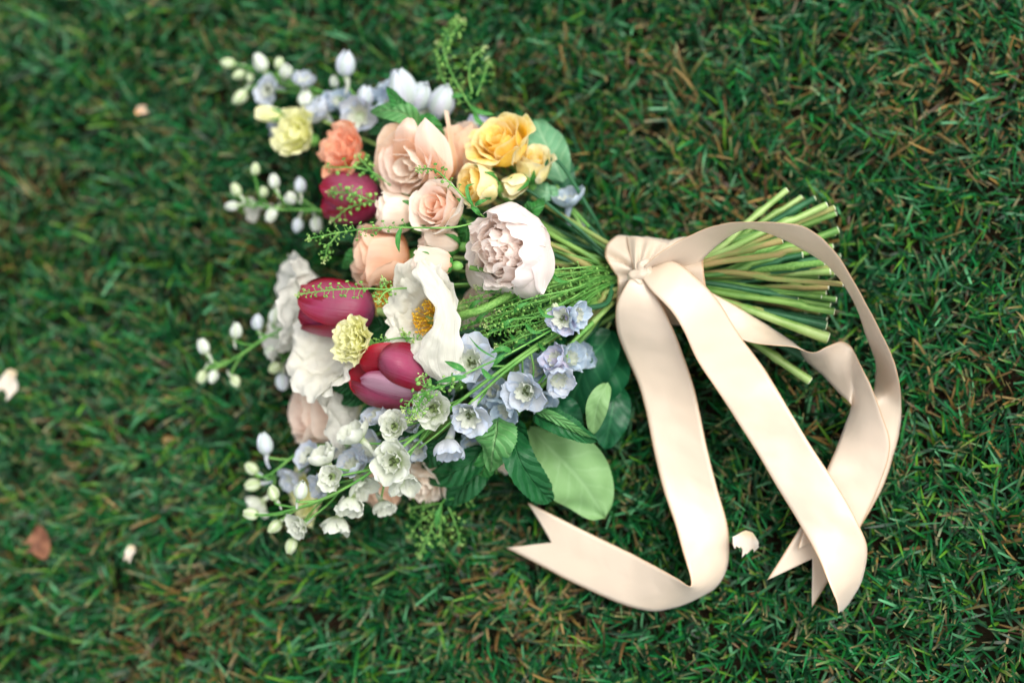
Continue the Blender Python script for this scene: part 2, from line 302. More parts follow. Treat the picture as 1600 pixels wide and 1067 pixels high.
# ------------------------------------------------------------------ blooms
PX = 0.000465
def put(t, name, data, mat): return link(name, mesh1(name, *data), MATS[mat], t)
def sepals(t, R, L, n=5, mat='stem_thin', spread=1.0, zb=0.0, w=0.45):
    for i in range(n):
        a = i / n * 6.283 + 0.4
        c = [(0.1 * R, zb - 0.02 * R), (0.55 * R * spread, zb + 0.05 * R), (0.98 * R * spread, zb + 0.45 * L), (1.08 * R * spread, zb + L)]
        put(t, 'sepal', petal(c, w * R, R, 'sin', a=0.7, b=0.9, base=0.5, nu=5, nv=8, az=a), 'sprig_leaf')
def calyx(t, R, zb=0.0):
    put(t, 'calyx', ellipsoid((0, 0, zb - 0.22 * R), (0, 0, 1), 0.34 * R, 0.27 * R, 6, 8), 'stem_thin')
def rose(name, label, px, py, z, axis, Rpx, mats, n=22, opn=1.0, H=1.25, group=None, roll=0.0, sep=0.0, inner=0.10, flare=1.0, ruf=0.022, cat='rose', seed=0):
    r = random.Random(seed + int(px * 7 + py)); R = Rpx * PX * 1.10; ax = nrm(axis)
    pos = P(px, py, z) - ax * (H * R * 0.55); t = thing(name, label, cat, fr(pos, ax, roll), group)
    for i in range(n):
        q = (i + 0.5) / n; az = i * 2.39996 + r.uniform(-.4, .4)
        rad = R * (inner + (0.80 - inner) * q ** 0.85); h = H * R * (0.92 + 0.12 * math.sin(q * 3.0) - 0.16 * q * opn) * r.uniform(0.90, 1.06)
        fl = R * opn * flare * (0.03 + 0.34 * q ** 2.2) * r.uniform(0.75, 1.25)
        cl = [(0.02 * R, 0), (rad * 0.72, 0.10 * h), (rad * 1.02, 0.42 * h), (rad * (0.98 + 0.06 * opn * q), 0.76 * h), (rad * 0.97 + fl, h)]
        W = rad * (2.45 - 0.35 * q) + 0.14 * R
        cup = [rad * 1.02 + 0.02 * R] * 3 + [rad * (1.05 + 0.8 * q * opn) + 0.03 * R, rad * (1.05 + 2.4 * q * opn) + 0.03 * R]
        d = petal(cl, W, cup, 'fan', a=0.8, base=0.3, rnd=0.26 + 0.1 * q, ruf=ruf * (0.5 + q), fq=3.4, wav=0.022, az=az, r=r, nu=19, nv=17, jag=0.018, crk=.0010, csc=130)
        put(t, 'petal', d, mats[0] if q < 0.38 else (mats[1] if q < 0.75 else mats[2]))
    calyx(t, R)
    if sep: sepals(t, R * 0.62, R * sep, spread=1.25, w=0.6)
    want_stem(t, pos - ax * 0.012, ax); return t
def tulip(label, px, py, z, axis, Rpx, Hpx, roll, opn, ma, mb, group):
    r = random.Random(int(px)); R = Rpx * PX; H = Hpx * PX; pos = P(px, py, z); t = thing('tulip', label, 'tulip', fr(pos, axis, roll), group)
    for i in range(6):
        inn = i % 2; az = i * math.pi / 3 + r.uniform(-.1, .1); s = 0.90 if inn else 1.0; h = H * r.uniform(0.94, 1.0)
        e = opn * r.uniform(0.7, 1.2)
        cl = [(0.04 * R, 0), (0.62 * R * s, 0.08 * h), (0.97 * R * s, 0.34 * h), (1.0 * R * s, 0.66 * h), (R * s * (0.62 + 0.5 * e), h)]
        put(t, 'petal', petal(cl, R * 2.25, [R * .7, R * .97 * s, R * s, R * (1.05 + .3 * e), R * 1.1], 'sin', a=1.02, b=0.48, base=0.4, ruf=0.012, wav=0.01, fq=2.5, nu=15, nv=20, az=az, r=r), ma if inn == 0 else mb)
    mb_ = MB()
    for i in range(6):
        a = i * 1.047; mb_.add(*tube([(0.1 * R * math.cos(a), 0.1 * R * math.sin(a), 0.1 * H), (0.22 * R * math.cos(a), 0.22 * R * math.sin(a), 0.55 * H)], [0.0008, 0.0013], 5))
    link('stamens', mb_.mesh('stamens'), MATS['flower_eye'], t)
    want_stem(t, pos - nrm(axis) * 0.002, axis, 3.0, 'stem_bright'); return t
def poppy(label, px, py, z, axis, Rpx, roll, pets, mat, group, stamen=True, stemr=2.4):
    R = Rpx * PX; pos = P(px, py, z); t = thing('poppy', label, 'poppy', fr(pos, axis, roll), group)
    for i, (az, s, cupk, refl, sd_) in enumerate(pets):
        r = random.Random(sd_ + 11)
        cl = [(0.03 * R, 0.0), (0.30 * R * s, 0.10 * R + cupk * 0.12 * R), (0.62 * R * s, 0.22 * R + cupk * 0.42 * R), (0.85 * R * s, (0.30 + cupk * 0.72) * R * s), ((0.98 + 0.25 * refl) * R * s, (0.34 + cupk * (0.95 - 0.35 * refl)) * R * s)]
        d = petal(cl, 1.75 * R * s, [R * 0.6, R * 0.75, R * 0.9, R * 1.3, R * 2.6], 'fan', a=0.75, base=0.12, rnd=0.60, rp=2.4, ruf=0.045, fq=5.2, jag=0.06, wav=0.04, nu=41, nv=34, az=az, r=r, crk=.0034, csc=130)
        put(t, 'petal', d, mat)
    if stamen:
        b = MB(); r = random.Random(3)
        for i in range(120):
            a = r.uniform(0, 6.28); q = math.sqrt(r.uniform(0.05, 1)); e = R * 0.33 * q
            p1 = np.array([e * math.cos(a), e * math.sin(a), R * (0.52 - 0.18 * q + r.uniform(-.04, .04))]); p0 = p1 * np.array([.3, .3, 0]) + np.array([0, 0, 0.04 * R])
            b.add(*tube([p0, p1], 0.00022, 4, cap=False)); b.add(*ellipsoid(p1, (r.uniform(-1, 1), r.uniform(-1, 1), 0.8), 0.0011, 0.00065, 4, 5))
        o = link('stamens', b.mesh('stamens'), MATS['stamen_yellow'], t); o['kind'] = 'stuff'
        put(t, 'pistil', ellipsoid((0, 0, 0.16 * R), (0, 0, 1), 0.16 * R, 0.11 * R, 7, 10, 8), 'stem_bright')
    want_stem(t, pos - nrm(axis) * 0.001, axis, stemr, 'hairy_stem'); return t
def ruffled(name, label, px, py, z, axis, Rpx, mats, n=16, cat='flower', group=None, roll=0.0, opn=1.0, ruf=0.09, seed=0, H=0.95):
    r = random.Random(seed + int(px + 3 * py)); R = Rpx * PX * 1.15; ax = nrm(axis); pos = P(px, py, z) - ax * 0.45 * R
    t = thing(name, label, cat, fr(pos, ax, roll), group)
    for i in range(n):
        q = (i + 0.5) / n; az = i * 2.39996; rad = R * (0.12 + 0.5 * q); h = H * R * (1.0 - 0.35 * q * opn) * r.uniform(0.9, 1.1)
        cl = [(0.02 * R, 0), (rad * 0.6, 0.2 * h), (rad, 0.6 * h), (rad + R * 0.42 * q * opn, h)]
        put(t, 'petal', petal(cl, R * (0.85 + 0.75 * q), R * (0.35 + 0.9 * q), 'fan', a=0.9, base=0.18, rnd=0.3, ruf=ruf, fq=6.5, jag=0.10, wav=0.03, nu=17, nv=11, az=az, r=r), mats[0] if q < 0.5 else mats[1])
    calyx(t, R * 0.8); want_stem(t, pos - ax * 0.01, ax); return t

GT, GP, GR = 'red and mauve tulips in the bouquet', 'white poppies in the bouquet', 'roses of the bouquet'
tulip('crimson and mauve tulip half hidden below the orange lisianthus, blurred, lying on its side', 596, 311, .080, (-1, .02, .10), 42, 96, 0.4, .35, 'tulip_red', 'tulip_mauve', GT)
tulip('crimson pink tulip between the two crumpled white poppies with a seed sprig across it', 586, 486, .100, (-1, .06, .10), 44, 124, 0.2, .35, 'tulip_red', 'tulip_mauve', GT)
big_poppy = poppy('large crumpled white poppy with golden stamens, sharpest flower at the bouquet centre', 684, 502, .112, (-.36, .06, .90), 86, 0.0,
      [(1.25, .92, .80, .5, 2), (2.35, .72, .80, .3, 5), (3.5, .66, .75, .4, 4), (4.75, .78, .85, .8, 8), (0.0, .62, .9, .6, 1)], 'poppy_white', GP)
poppy('white poppy with its smooth petals spread beside the ruffled lime flower', 548, 545, .088, (-.55, -.05, .8), 78, 0.6,
      [(0.2, .9, .5, .5, 6), (1.9, .98, .55, .6, 7), (3.3, 1.05, .55, .6, 8), (4.9, 1.0, .5, .5, 9)], 'poppy_white', GP, stamen=False)
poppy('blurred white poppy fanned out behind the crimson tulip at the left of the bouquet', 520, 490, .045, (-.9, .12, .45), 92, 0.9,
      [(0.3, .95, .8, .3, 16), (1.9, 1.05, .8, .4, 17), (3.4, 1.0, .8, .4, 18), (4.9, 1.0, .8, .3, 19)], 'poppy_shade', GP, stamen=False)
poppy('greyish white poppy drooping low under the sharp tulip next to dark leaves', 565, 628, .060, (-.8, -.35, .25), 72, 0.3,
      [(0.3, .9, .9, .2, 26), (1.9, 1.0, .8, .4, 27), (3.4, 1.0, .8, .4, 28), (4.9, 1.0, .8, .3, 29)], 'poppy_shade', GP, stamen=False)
big_rose = rose('garden_rose', 'big pale pink and peach garden rose with a loose centre, left of yellow rose', 646, 256, .105, (-.38, -.40, .80), 60, ('rose_cream', 'rose_blush', 'rose_peach'), n=15, opn=1.15, H=1.25, group=GR, ruf=.035)
rose('garden_rose', 'peach rose showing only upright petals behind the yellow rose', 722, 236, .080, (-.15, .75, .6), 40, ('rose_peach', 'rose_peach', 'rose_blush'), n=12, opn=.4, H=2.0, group=GR)
rose('spray_rose', 'small blush spray rose with a swirled centre, left of the white peony', 686, 324, .128, (-.35, .08, .9), 42, ('rose_core', 'rose_blush', 'rose_cream'), n=14, opn=.9, H=1.25, group=GR, sep=.9, ruf=.02)
rose('spray_rose', 'cream blush spray rose lying sideways under the big garden rose', 616, 332, .108, (-.85, .05, .3), 36, ('rose_blush', 'rose_cream', 'rose_cream'), n=14, opn=.35, H=1.7, group=GR, sep=.8)
rose('garden_rose', 'smooth peach rose seen from its side above the crimson tulip', 592, 400, .095, (-.80, -.05, .38), 51, ('rose_peach', 'rose_peach', 'rose_peach'), n=16, opn=.5, H=1.6, group=GR, ruf=.018)
rose('spray_rose', 'small cream rose bud sideways between the spray rose and the green bud', 684, 378, .112, (-.85, .12, .4), 28, ('rose_blush', 'rose_cream', 'rose_cream'), n=10, opn=.2, H=2.0, group=GR, sep=1.0)
rose('rose_bud', 'pale pink rose bud wrapped in green sepals above the big poppy', 674, 409, .136, (-.95, .12, .2), 26, ('rose_blush', 'rose_cream', 'rose_blush'), n=9, opn=.1, H=2.1, group=GR, sep=1.7, cat='rose bud')
rose('yellow_rose', 'open golden yellow rose with creamy outer petals, topmost of the yellow roses', 783, 224, .100, (-.28, .38, .8), 47, ('rose_gold', 'rose_yellow', 'rose_yellow'), n=17, opn=1.15, H=1.15, group=GR, ruf=.035)
rose('yellow_rose', 'deep yellow rose half open facing left, right above the blush spray rose', 746, 290, .108, (-.62, -.05, .55), 36, ('rose_gold', 'rose_yellow', 'rose_lemon'), n=16, opn=.6, H=1.4, group=GR, sep=.9)
rose('yellow_rose', 'pale lemon rose turned away at the right edge of the yellow roses', 832, 257, .088, (.15, .55, .6), 33, ('rose_yellow', 'rose_lemon', 'rose_lemon'), n=12, opn=.6, H=1.5, group=GR, sep=1.1)
rose('yellow_rose', 'tiny lemon rose bud tucked under the pale lemon rose', 803, 291, .098, (-.55, -.45, .35), 21, ('rose_yellow', 'rose_lemon', 'rose_lemon'), n=9, opn=.1, H=1.9, group=GR, sep=1.4, cat='rose bud')
rose('garden_rose', 'pale peach rose mostly hidden right of the big poppy among thin stems', 745, 482, .070, (-.7, .3, .4), 38, ('rose_peach', 'rose_blush', 'rose_cream'), n=14, opn=.7, H=1.4, group=GR)
rose('garden_rose', 'blurred pale pink rose low at the left edge under the white poppies', 500, 642, .050, (-.80, -.1, .5), 58, ('rose_blush', 'rose_blush', 'rose_blush'), n=14, opn=.8, H=1.6, group=GR, ruf=.03)
rose('garden_rose', 'peach rose in the shade beneath the white delphinium florets', 592, 758, .030, (-.5, -.6, .4), 44, ('rose_peach', 'rose_peach', 'rose_peach'), n=14, opn=.6, H=1.2, group=GR)
ruffled('cream_blossom', 'cream blossom with narrow loose petals hanging below the mint leaves', 662, 742, .055, (-.25, -.75, .45), 46, ('rose_cream', 'rose_cream'), n=11, ruf=.05, opn=1.2, H=1.3)
ruffled('cream_blossom', 'scrap of a cream blossom peeping out beneath the mint sprig', 782, 716, .040, (-.1, -.8, .4), 26, ('rose_cream', 'rose_cream'), n=8, ruf=.06, opn=1.0, H=1.2)
ruffled('lisianthus', 'ruffled orange peach lisianthus above the uppermost tulip', 540, 234, .088, (-.45, .15, .85), 50, ('lisi_orange', 'lisi_orange'), n=11, ruf=.07, group='lisianthus flowers', cat='lisianthus')
ruffled('lisianthus', 'pale lime lisianthus at the upper left of the bouquet below white delphiniums', 464, 210, .066, (-.45, .05, .85), 48, ('lisi_green', 'lisi_green'), n=10, ruf=.07, group='lisianthus flowers', cat='lisianthus')
ruffled('lisianthus', 'ruffled lime green flower between the white poppy and the sharp tulip', 554, 532, .130, (-.45, .0, .85), 37, ('lisi_green', 'lisi_green'), n=18, ruf=.10, group='lisianthus flowers', cat='lisianthus')
ruffled('lisianthus', 'pale yellow lisianthus in deep blur under the lower delphinium buds', 478, 778, .030, (-.6, -.3, .6), 46, ('lisi_green', 'lisi_green'), n=12, ruf=.06, group='lisianthus flowers', cat='lisianthus')
ruffled('yellow_ranunculus', 'small bright yellow flower hidden behind the left edge of the big poppy', 606, 470, .080, (-.3, 0, .9), 32, ('rose_gold', 'rose_gold'), n=14, ruf=.05)
rose('lisianthus_bud', 'closed lime lisianthus bud above the pale lime lisianthus', 420, 179, .060, (-.95, .1, .1), 17, ('lisi_green', 'lisi_green', 'lisi_green'), n=6, opn=.1, H=2.6, sep=1.2, cat='flower bud')
# ---- peony
def peony():
    r = random.Random(5); R = 62 * PX; ax = nrm((-.38, -.30, .85)); pos = P(800, 388, .128) - ax * 0.75 * R
    t = thing('peony', 'white blush peony with a crumpled half open centre beside the bare stems', 'peony', fr(pos, ax, 0.0))
    for i in range(22):
        q = (i + .5) / 22; az = i * 2.39996; rad = R * (0.08 + 0.78 * q); h = R * (1.78 - 0.42 * q * q) * r.uniform(.90, 1.06)
        cl = [(0.02 * R, 0.15 * R), (rad * .8, .35 * h), (rad * 1.08, .62 * h), (rad * 1.02, .85 * h), (rad * r.uniform(.55, .95), h)]
        put(t, 'petal', petal(cl, R * (.85 + .75 * q), [rad * 1.1 + .15 * R] * 4 + [rad * 1.5 + .3 * R], 'fan', a=.9, base=.25, rnd=.36, ruf=.05, fq=5.0, jag=.09, wav=.03, nu=19, nv=15, az=az, r=r, crk=.0016, csc=150), 'peony_inner')
    # local x faces the sky; big guard petals close over the right and upper side
    for az, s, c, w_ in ((-0.2, 1.0, .62, 1.8), (-1.15, 1.02, .66, 1.8), (-2.1, .86, 1.02, 1.8), (3.3, .80, 1.1, 1.6), (2.4, .78, 1.12, 1.6), (1.5, .84, 1.05, 1.6), (.6, 1.03, .80, 1.7)):
        h = 1.62 * R * s
        cl = [(0.03 * R, 0), (.68 * R, .10 * h), (1.0 * R * s, .42 * h), (.93 * R * s, .75 * h), (c * R, h)]
        put(t, 'petal', petal(cl, w_ * R, [R * .9, R, R, R * .95, R * .9], 'fan', a=.7, base=.3, rnd=.42, ruf=.014, fq=3, jag=.07, wav=.02, nu=25, nv=22, az=az, r=r, crk=.0022, csc=110), 'peony_white')
    want_stem(t, pos, ax, 2.8, 'stem_green')
    # two loose guard petals that have dropped open to the right
    Mi = fr(pos, ax, 0.0).inverted()
    return t, Mi, r
pe, pMi, pr = peony()
def sheet(t, Mi, name, rows, mat, nu=11, ruf=0.0006, cup=0.003, seed=1, rows_n=18, edge=0.0, flip=False, vm=(0.0, 1.0)):
    """a free petal or leaf given by left and right outline points in the place"""
    rows = np.array(rows, float); L = catmull(rows[:, :3], rows_n); Rr = catmull(rows[:, 3:], rows_n); u = np.linspace(0, 1, nu)[None, :, None]
    V = L[:, None] * (1 - u) + Rr[:, None] * u; r = random.Random(seed); c = 1 - (2 * u[..., 0] - 1) ** 2
    v = np.linspace(0, 1, rows_n)[:, None]
    V[..., 2] += cup * c * np.sin(math.pi * np.clip(v, .0, 1)) + ruf * np.sin(u[..., 0] * 8 + r.random() * 6 + v * 5)
    V = crinkle(V, np.array([0, 0, 1.0]), edge or .0010, 110 if edge else 90, seed * 3.7)
    if edge:
        e_ = (np.abs(2 * u[..., 0] - 1) ** 4); V[..., 0] += edge * .35 * e_ * np.sin(v * 41 + 2 * u[..., 0]); V[..., 2] += edge * .5 * e_ * np.sin(v * 27 + 5 * u[..., 0])
    V = V.reshape(-1, 3); Mn = np.array(Mi)
    V = V @ Mn[:3, :3].T + Mn[:3, 3]
    UV = np.stack(np.broadcast_arrays(u[..., 0], vm[0] + (vm[1] - vm[0]) * v), -1).reshape(-1, 2); Fc = gridfaces(rows_n, nu)
    return put(t, name, (V, Fc[:, ::-1] if flip else Fc, UV), mat)
def rw(*a): return [list(P(l[0], l[1], l[2])) + list(P(l[3], l[4], l[5])) for l in a]
pm = big_poppy.matrix_world.inverted(); HEADS[:] = [h_ for h_ in HEADS if h_[0] is not big_poppy]
pst = catmull([P(700, 500, .112), P(722, 492, .124), P(752, 484, .128), (P(782, 469, .122)), P(812, 452, .110), P(845, 446, .098)], 30); pq = np.array(pm); r_ = random.Random(4)
Vt, Ft, Ut = tube(pst, .0027, 12); put(big_poppy, 'flower_stalk', (Vt @ pq[:3, :3].T + pq[:3, 3], Ft, Ut), 'hairy_stem')
hb = MB()
for i_ in range(420):
    j_ = r_.randrange(1, 29); d_ = nrm(np.cross(pst[j_] - pst[j_ - 1], (r_.gauss(0, 1), r_.gauss(0, 1), r_.gauss(0, 1)))); c_ = pst[j_] + (pst[j_] - pst[j_ - 1]) * r_.random() + d_ * .0025
    hb.add(*tube([c_, c_ + d_ * .0011], [.00009, .00004], 3, cap=False))
Vh = np.vstack(hb.V) @ pq[:3, :3].T + pq[:3, 3]; oh = link('stalk_hairs', mesh1('stalk_hairs', Vh, np.vstack(hb.F)), MATS['stem_bright'], big_poppy); oh['kind'] = 'stuff'
want_stem(big_poppy, pst[-1], nrm(pst[-2] - pst[-1]), 2.6, 'hairy_stem')
sheet(big_poppy, pm, 'petal', rw((650, 411, .150, 662, 407, .150), (648, 432, .158, 688, 430, .148), (671, 466, .160, 706, 460, .146), (680, 498, .160, 717, 494, .142), (662, 532, .154, 722, 534, .140), (649, 556, .146, 723, 566, .136), (664, 580, .140, 718, 592, .132), (688, 600, .132, 704, 602, .132)), 'poppy_white', cup=.007, ruf=.0010, seed=2, nu=31, rows_n=44, edge=.0034, vm=(.5, .9))
# the sharp tulip, petal by petal: base to the right, mouth to the left
tp = P(674, 594, .122); t3 = thing('tulip', 'sharp crimson tulip in front of the big white poppy, dark red inside its open mouth', 'tulip', Matrix.Translation(tp), GT); tm_ = t3.matrix_world.inverted()
sheet(t3, tm_, 'petal', rw((612, 560, .118, 612, 612, .116), (580, 560, .122, 578, 618, .116), (556, 566, .120, 552, 612, .116), (546, 580, .116, 545, 598, .114)), 'tulip_inside', cup=-.004, nu=15)
sheet(t3, tm_, 'petal', rw((650, 550, .130, 650, 580, .130), (618, 536, .134, 618, 590, .130), (588, 537, .136, 588, 588, .128), (570, 546, .134, 569, 580, .126), (560, 556, .130, 560, 566, .128)), 'tulip_inside', cup=.004, nu=15, seed=5)
sheet(t3, tm_, 'petal', rw((668, 604, .120, 668, 618, .114), (640, 606, .132, 640, 636, .112), (606, 600, .132, 606, 639, .110), (572, 598, .128, 574, 632, .110), (548, 594, .122, 551, 614, .112)), 'tulip_red', cup=.005, flip=True, nu=19, seed=6)
sheet(t3, tm_, 'petal', rw((672, 598, .124, 672, 616, .118), (640, 590, .140, 642, 626, .124), (606, 580, .140, 608, 622, .124), (578, 580, .136, 580, 612, .124), (563, 590, .130, 565, 600, .126)), 'tulip_pale', cup=.007, flip=True, nu=19, seed=7)
sheet(t3, tm_, 'petal', rw((672, 584, .124, 673, 606, .124), (663, 552, .132, 658, 611, .134), (640, 536, .138, 634, 606, .140), (615, 535, .140, 612, 597, .142), (599, 544, .140, 598, 585, .140), (590, 560, .137, 590, 572, .137)), 'tulip_red', cup=.013, flip=True, nu=25, seed=8, rows_n=24)
want_stem(t3, tp, (-1, -.05, .1), 3.0, 'stem_bright')
# tall outer petals of the garden rose
gm = big_rose.matrix_world.inverted()
sheet(big_rose, gm, 'petal', rw((655, 258, .110, 700, 282, .108), (648, 225, .128, 708, 262, .112), (652, 200, .132, 700, 222, .120), (664, 184, .130, 676, 194, .128)), 'rose_blush', cup=.007, nu=15, seed=3)
sheet(big_rose, gm, 'petal', rw((612, 262, .096, 664, 262, .100), (618, 208, .126, 655, 210, .128), (628, 190, .124, 650, 192, .126), (636, 184, .122, 644, 185, .122)), 'rose_blush', cup=.005, nu=15, seed=4)
sheet(big_rose, gm, 'petal', rw((690, 300, .095, 705, 285, .085), (702, 262, .108, 716, 256, .095), (700, 215, .112, 710, 225, .100), (694, 172, .108, 701, 174, .106)), 'rose_peach', cup=.004, nu=11, seed=9)
sheet(pe, pMi, 'petal', rw((845, 357, .140, 847, 357, .140), (834, 380, .146, 858, 378, .135), (830, 412, .146, 866, 400, .128), (834, 430, .142, 866, 425, .126), (838, 452, .135, 856, 446, .126), (846, 460, .130, 850, 460, .130)), 'peony_white', cup=.006)
sheet(pe, pMi, 'petal', rw((806, 440, .134, 838, 418, .140), (802, 452, .128, 848, 428, .138), (808, 462, .122, 852, 448, .130), (822, 467, .118, 846, 462, .122), (834, 467, .117, 838, 467, .117)), 'peony_white', cup=.005, seed=4)
sheet(pe, pMi, 'petal', rw((728, 412, .118, 744, 408, .128), (728, 430, .110, 762, 426, .128), (738, 450, .108, 790, 446, .128), (760, 458, .108, 806, 455, .124), (790, 460, .112, 800, 460, .118)), 'peony_white', cup=.004, seed=6)
# ---- delphiniums
fp = []
for q_ in range(4):
    r = random.Random(40 + q_)
    fp.append(mesh1('floret_petal', *petal([(.04, 0), (.36, .10), (.76, .40), (.98, .80), (1.02, 1.15)], 1.62, [.5, .6, .75, 1.1, 1.4], 'fan', a=.8, base=.25, rnd=.42, ruf=.07, fq=4.2, jag=.07, wav=.05, nu=11, nv=11, r=r)))
fpo = []
for q_ in range(4):
    r = random.Random(60 + q_)
    fpo.append(mesh1('floret_petal_open', *petal([(.04, 0), (.42, .10), (.82, .34), (1.06, .58), (1.20, .68)], 1.62, [.5, .7, .9, 1.3, 2.0], 'fan', a=.8, base=.25, rnd=.42, ruf=.08, fq=4.2, jag=.07, wav=.06, nu=11, nv=11, r=r)))
def inner_mesh(seed, op):
    r = random.Random(seed); b = MB()
    for i in range(6):
        e = .25 if op else .0
        b.add(*petal([(.03, .02), (.25, .12), (.42 + e * .3, .42), (.45 + e, .80 - e * .3)], .62, .42, 'fan', a=.8, base=.3, rnd=.35, ruf=.09, fq=5, jag=.1, wav=.03, nu=8, nv=7, az=i * 1.047 + .4, r=r))
    return b.mesh('floret')
inn = [inner_mesh(s, s % 2) for s in range(4)]
def eye_mesh():
    r = random.Random(9); b = MB()
    for i in range(9):
        a = r.uniform(0, 6.28); q = r.uniform(.02, .2); b.add(*ellipsoid((q * math.cos(a), q * math.sin(a), .42 + r.uniform(-.08, .1)), (r.uniform(-1, 1), r.uniform(-1, 1), 1), .10, .055, 4, 5))
    return b.mesh('floret_eye')
eye = eye_mesh()
def spur_mesh():
    p = catmull([(0, 0, .15), (-.15, .05, -.25), (-.25, .1, -.7), (-.15, .15, -1.25)], 9)
    return mesh1('spur', *tube(p, np.linspace(.26, .09, 9), 7))
spur = spur_mesh()
bud_me = []
for q_ in range(3):
    b = MB(); r = random.Random(q_)
    for i in range(5):
        b.add(*petal([(.03, 0), (.5, .18), (.68, .75), (.55, 1.25), (.08 + .12 * r.random(), 1.62 + .12 * r.random())], 1.02, .44, 'sin', a=.95, b=.6, base=.3, wav=.03, nu=7, nv=9, az=i * 1.2566, r=r))
    bud_me.append(b.mesh('bud'))
def spray(label, path, items, mats, extra=(), group='delphinium sprays', stemr=(0.6, 1.6), name='delphinium', bindz=None):
    """path: pixel, pixel, height from the tip towards the binding; items: px, py, z, kind, axis, size px, colour"""
    pts = catmull([P(*p) for p in path], 24); base = pts[-1]
    t = thing(name, label, 'delphinium', Matrix.Translation(base), group); off = base
    b = MB(); b.add(*tube(pts - off, np.linspace(stemr[0], stemr[1], 24) / 1000, 6))
    for it in items:
        px, py, z, kind, ax, s = it[:6]; col = it[6] if len(it) > 6 else mats[0]
        R = s * PX * (random.Random(int(px + 5 * py)).uniform(1.02, 1.24) if kind != 'b' else 1.05); ax = nrm(ax); p = P(px, py, z); r = random.Random(int(px * 3 + py))
        bs = p - ax * (R * (.8 if kind == 'b' else .5))
        d = np.linalg.norm(pts - bs, axis=1); i = min(23, int(np.argmin(d)) + 3); a = pts[i]; m = (a + bs) / 2 + np.array([0, 0, -.004]) - ax * .006
        b.add(*tube(catmull([a, m, bs - ax * .003, bs + ax * .001], 9) - off, 0.0008, 5))
        M = fr(bs - off, ax, r.uniform(0, 6.28), R)
        if kind == 'b':
            f = link('bud', bud_me[r.randrange(3)], MATS[{'g': 'bud_green', 'delph_white': 'bud_white'}.get(col, 'bud_blue')], t, M)
            if s > 12: link('spur', spur, MATS[mats[0]], f, Matrix.Translation((0, 0, .1)))
        else:
            f = link('floret', inn[r.randrange(4)], MATS['delph_white'], t, M)
            ms = fpo if kind == 'o' else fp
            for j in range(5):
                link('petal', ms[r.randrange(4)], MATS[col], f, Matrix.Rotation(j * 1.2566 + r.uniform(-.25, .25), 4, 'Z') @ Matrix.Rotation(r.uniform(-.28, .16), 4, 'Y') @ Matrix.Rotation(r.uniform(-.15, .15), 4, 'X') @ Matrix.Scale(r.uniform(.84, 1.08), 4))
            if kind == 'o': link('petal_eye', eye, MATS['flower_eye'], f)
            link('spur', spur, MATS[col], f)
    link('stem', b.mesh('spray_stem'), MATS['stem_thin'], t)
    dirn = nrm(pts[-2] - pts[-1]); want_stem(t, base + dirn * .003, dirn, stemr[1] * 1.25, None); return t
W_, PB, BL, LI = 'delph_white', 'delph_pale', 'delph_blue', 'delph_lilac'
spray('sharp white delphinium spray arching to the lower left over the grass with open florets',
      [(388, 804, .085), (440, 800, .098), (520, 772, .108), (590, 730, .115), (660, 672, .120), (740, 610, .118), (830, 545, .105), (900, 500, .085)],
      [(393, 803, .085, 'b', (-1, .1, .2), 14, 'g'), (430, 822, .080, 'b', (-.6, -.7, .2), 14, 'g'), (427, 771, .095, 'b', (-.3, .9, .3), 14, 'g'), (455, 852, .078, 'b', (-.2, -1, .1), 14, 'g'),
       (465, 823, .095, 'o', (-.5, -.5, .7), 17), (470, 766, .112, 'b', (.3, .8, .4), 17, W_), (516, 745, .122, 'o', (-.15, -.1, .95), 20), (507, 715, .115, 's', (-.4, .7, .5), 20),
       (528, 818, .090, 's', (-.2, -1, .2), 20), (548, 786, .105, 's', (.0, -.95, .3), 23), (565, 757, .100, 's', (.6, -.7, .4), 20), (557, 678, .122, 's', (-.5, .65, .5), 23), (550, 728, .100, 's', (-.2, .4, .8), 22, PB),
       (612, 722, .130, 'o', (-.1, -.1, .98), 27), (630, 752, .112, 's', (.3, -.8, .4), 24), (615, 665, .130, 'o', (.05, .1, .98), 21), (675, 637, .132, 'o', (-.1, .0, .95), 24), (590, 648, .105, 's', (-.5, .5, .6), 22, PB), (580, 700, .098, 's', (-.3, .2, .8), 22, PB), (500, 760, .090, 's', (-.6, -.2, .6), 17, PB), (650, 700, .102, 's', (.1, -.3, .8), 22, PB), (600, 790, .085, 's', (.4, -.8, .4), 19, W_), (640, 660, .108, 's', (-.1, .5, .8), 20, PB)], [W_, PB])
spray('white and pale blue delphinium stem with open florets between the tulip and the mint leaves',
      [(655, 700, .110), (690, 672, .118), (740, 625, .118), (800, 572, .112), (860, 530, .100), (910, 495, .080)],
      [(735, 564, .136, 'o', (-.05, .05, 1), 29, PB), (732, 652, .126, 'o', (-.1, -.6, .75), 27, PB), (702, 698, .112, 's', (.15, -.95, .25), 25, PB), (820, 612, .124, 'o', (-.2, -.35, .9), 29, PB),
       (790, 640, .100, 's', (-.4, -.6, .6), 24, BL), (770, 610, .095, 's', (-.2, .2, .9), 24, BL)], [PB])
spray('blue delphinium stem with lilac florets close to the big green leaf',
      [(790, 650, .085), (840, 600, .098), (880, 550, .100), (930, 500, .085)],
      [(868, 562, .112, 's', (-.3, .3, .8), 22, LI), (872, 592, .112, 's', (.4, -.55, .6), 25, PB), (892, 560, .095, 's', (.6, .1, .6), 20, BL), (840, 575, .090, 's', (-.3, -.1, .9), 22, BL)], [BL])
spray('single violet blue delphinium floret lying across the thin stems near the ribbon',
      [(862, 500, .118), (885, 492, .115), (925, 480, .098)],
      [(878, 498, .126, 'o', (-.2, -.2, .9), 20, LI), (902, 492, .122, 's', (.8, -.2, .5), 18, BL), (868, 482, .122, 'b', (-.2, .9, .4), 9, 'g')], [LI])
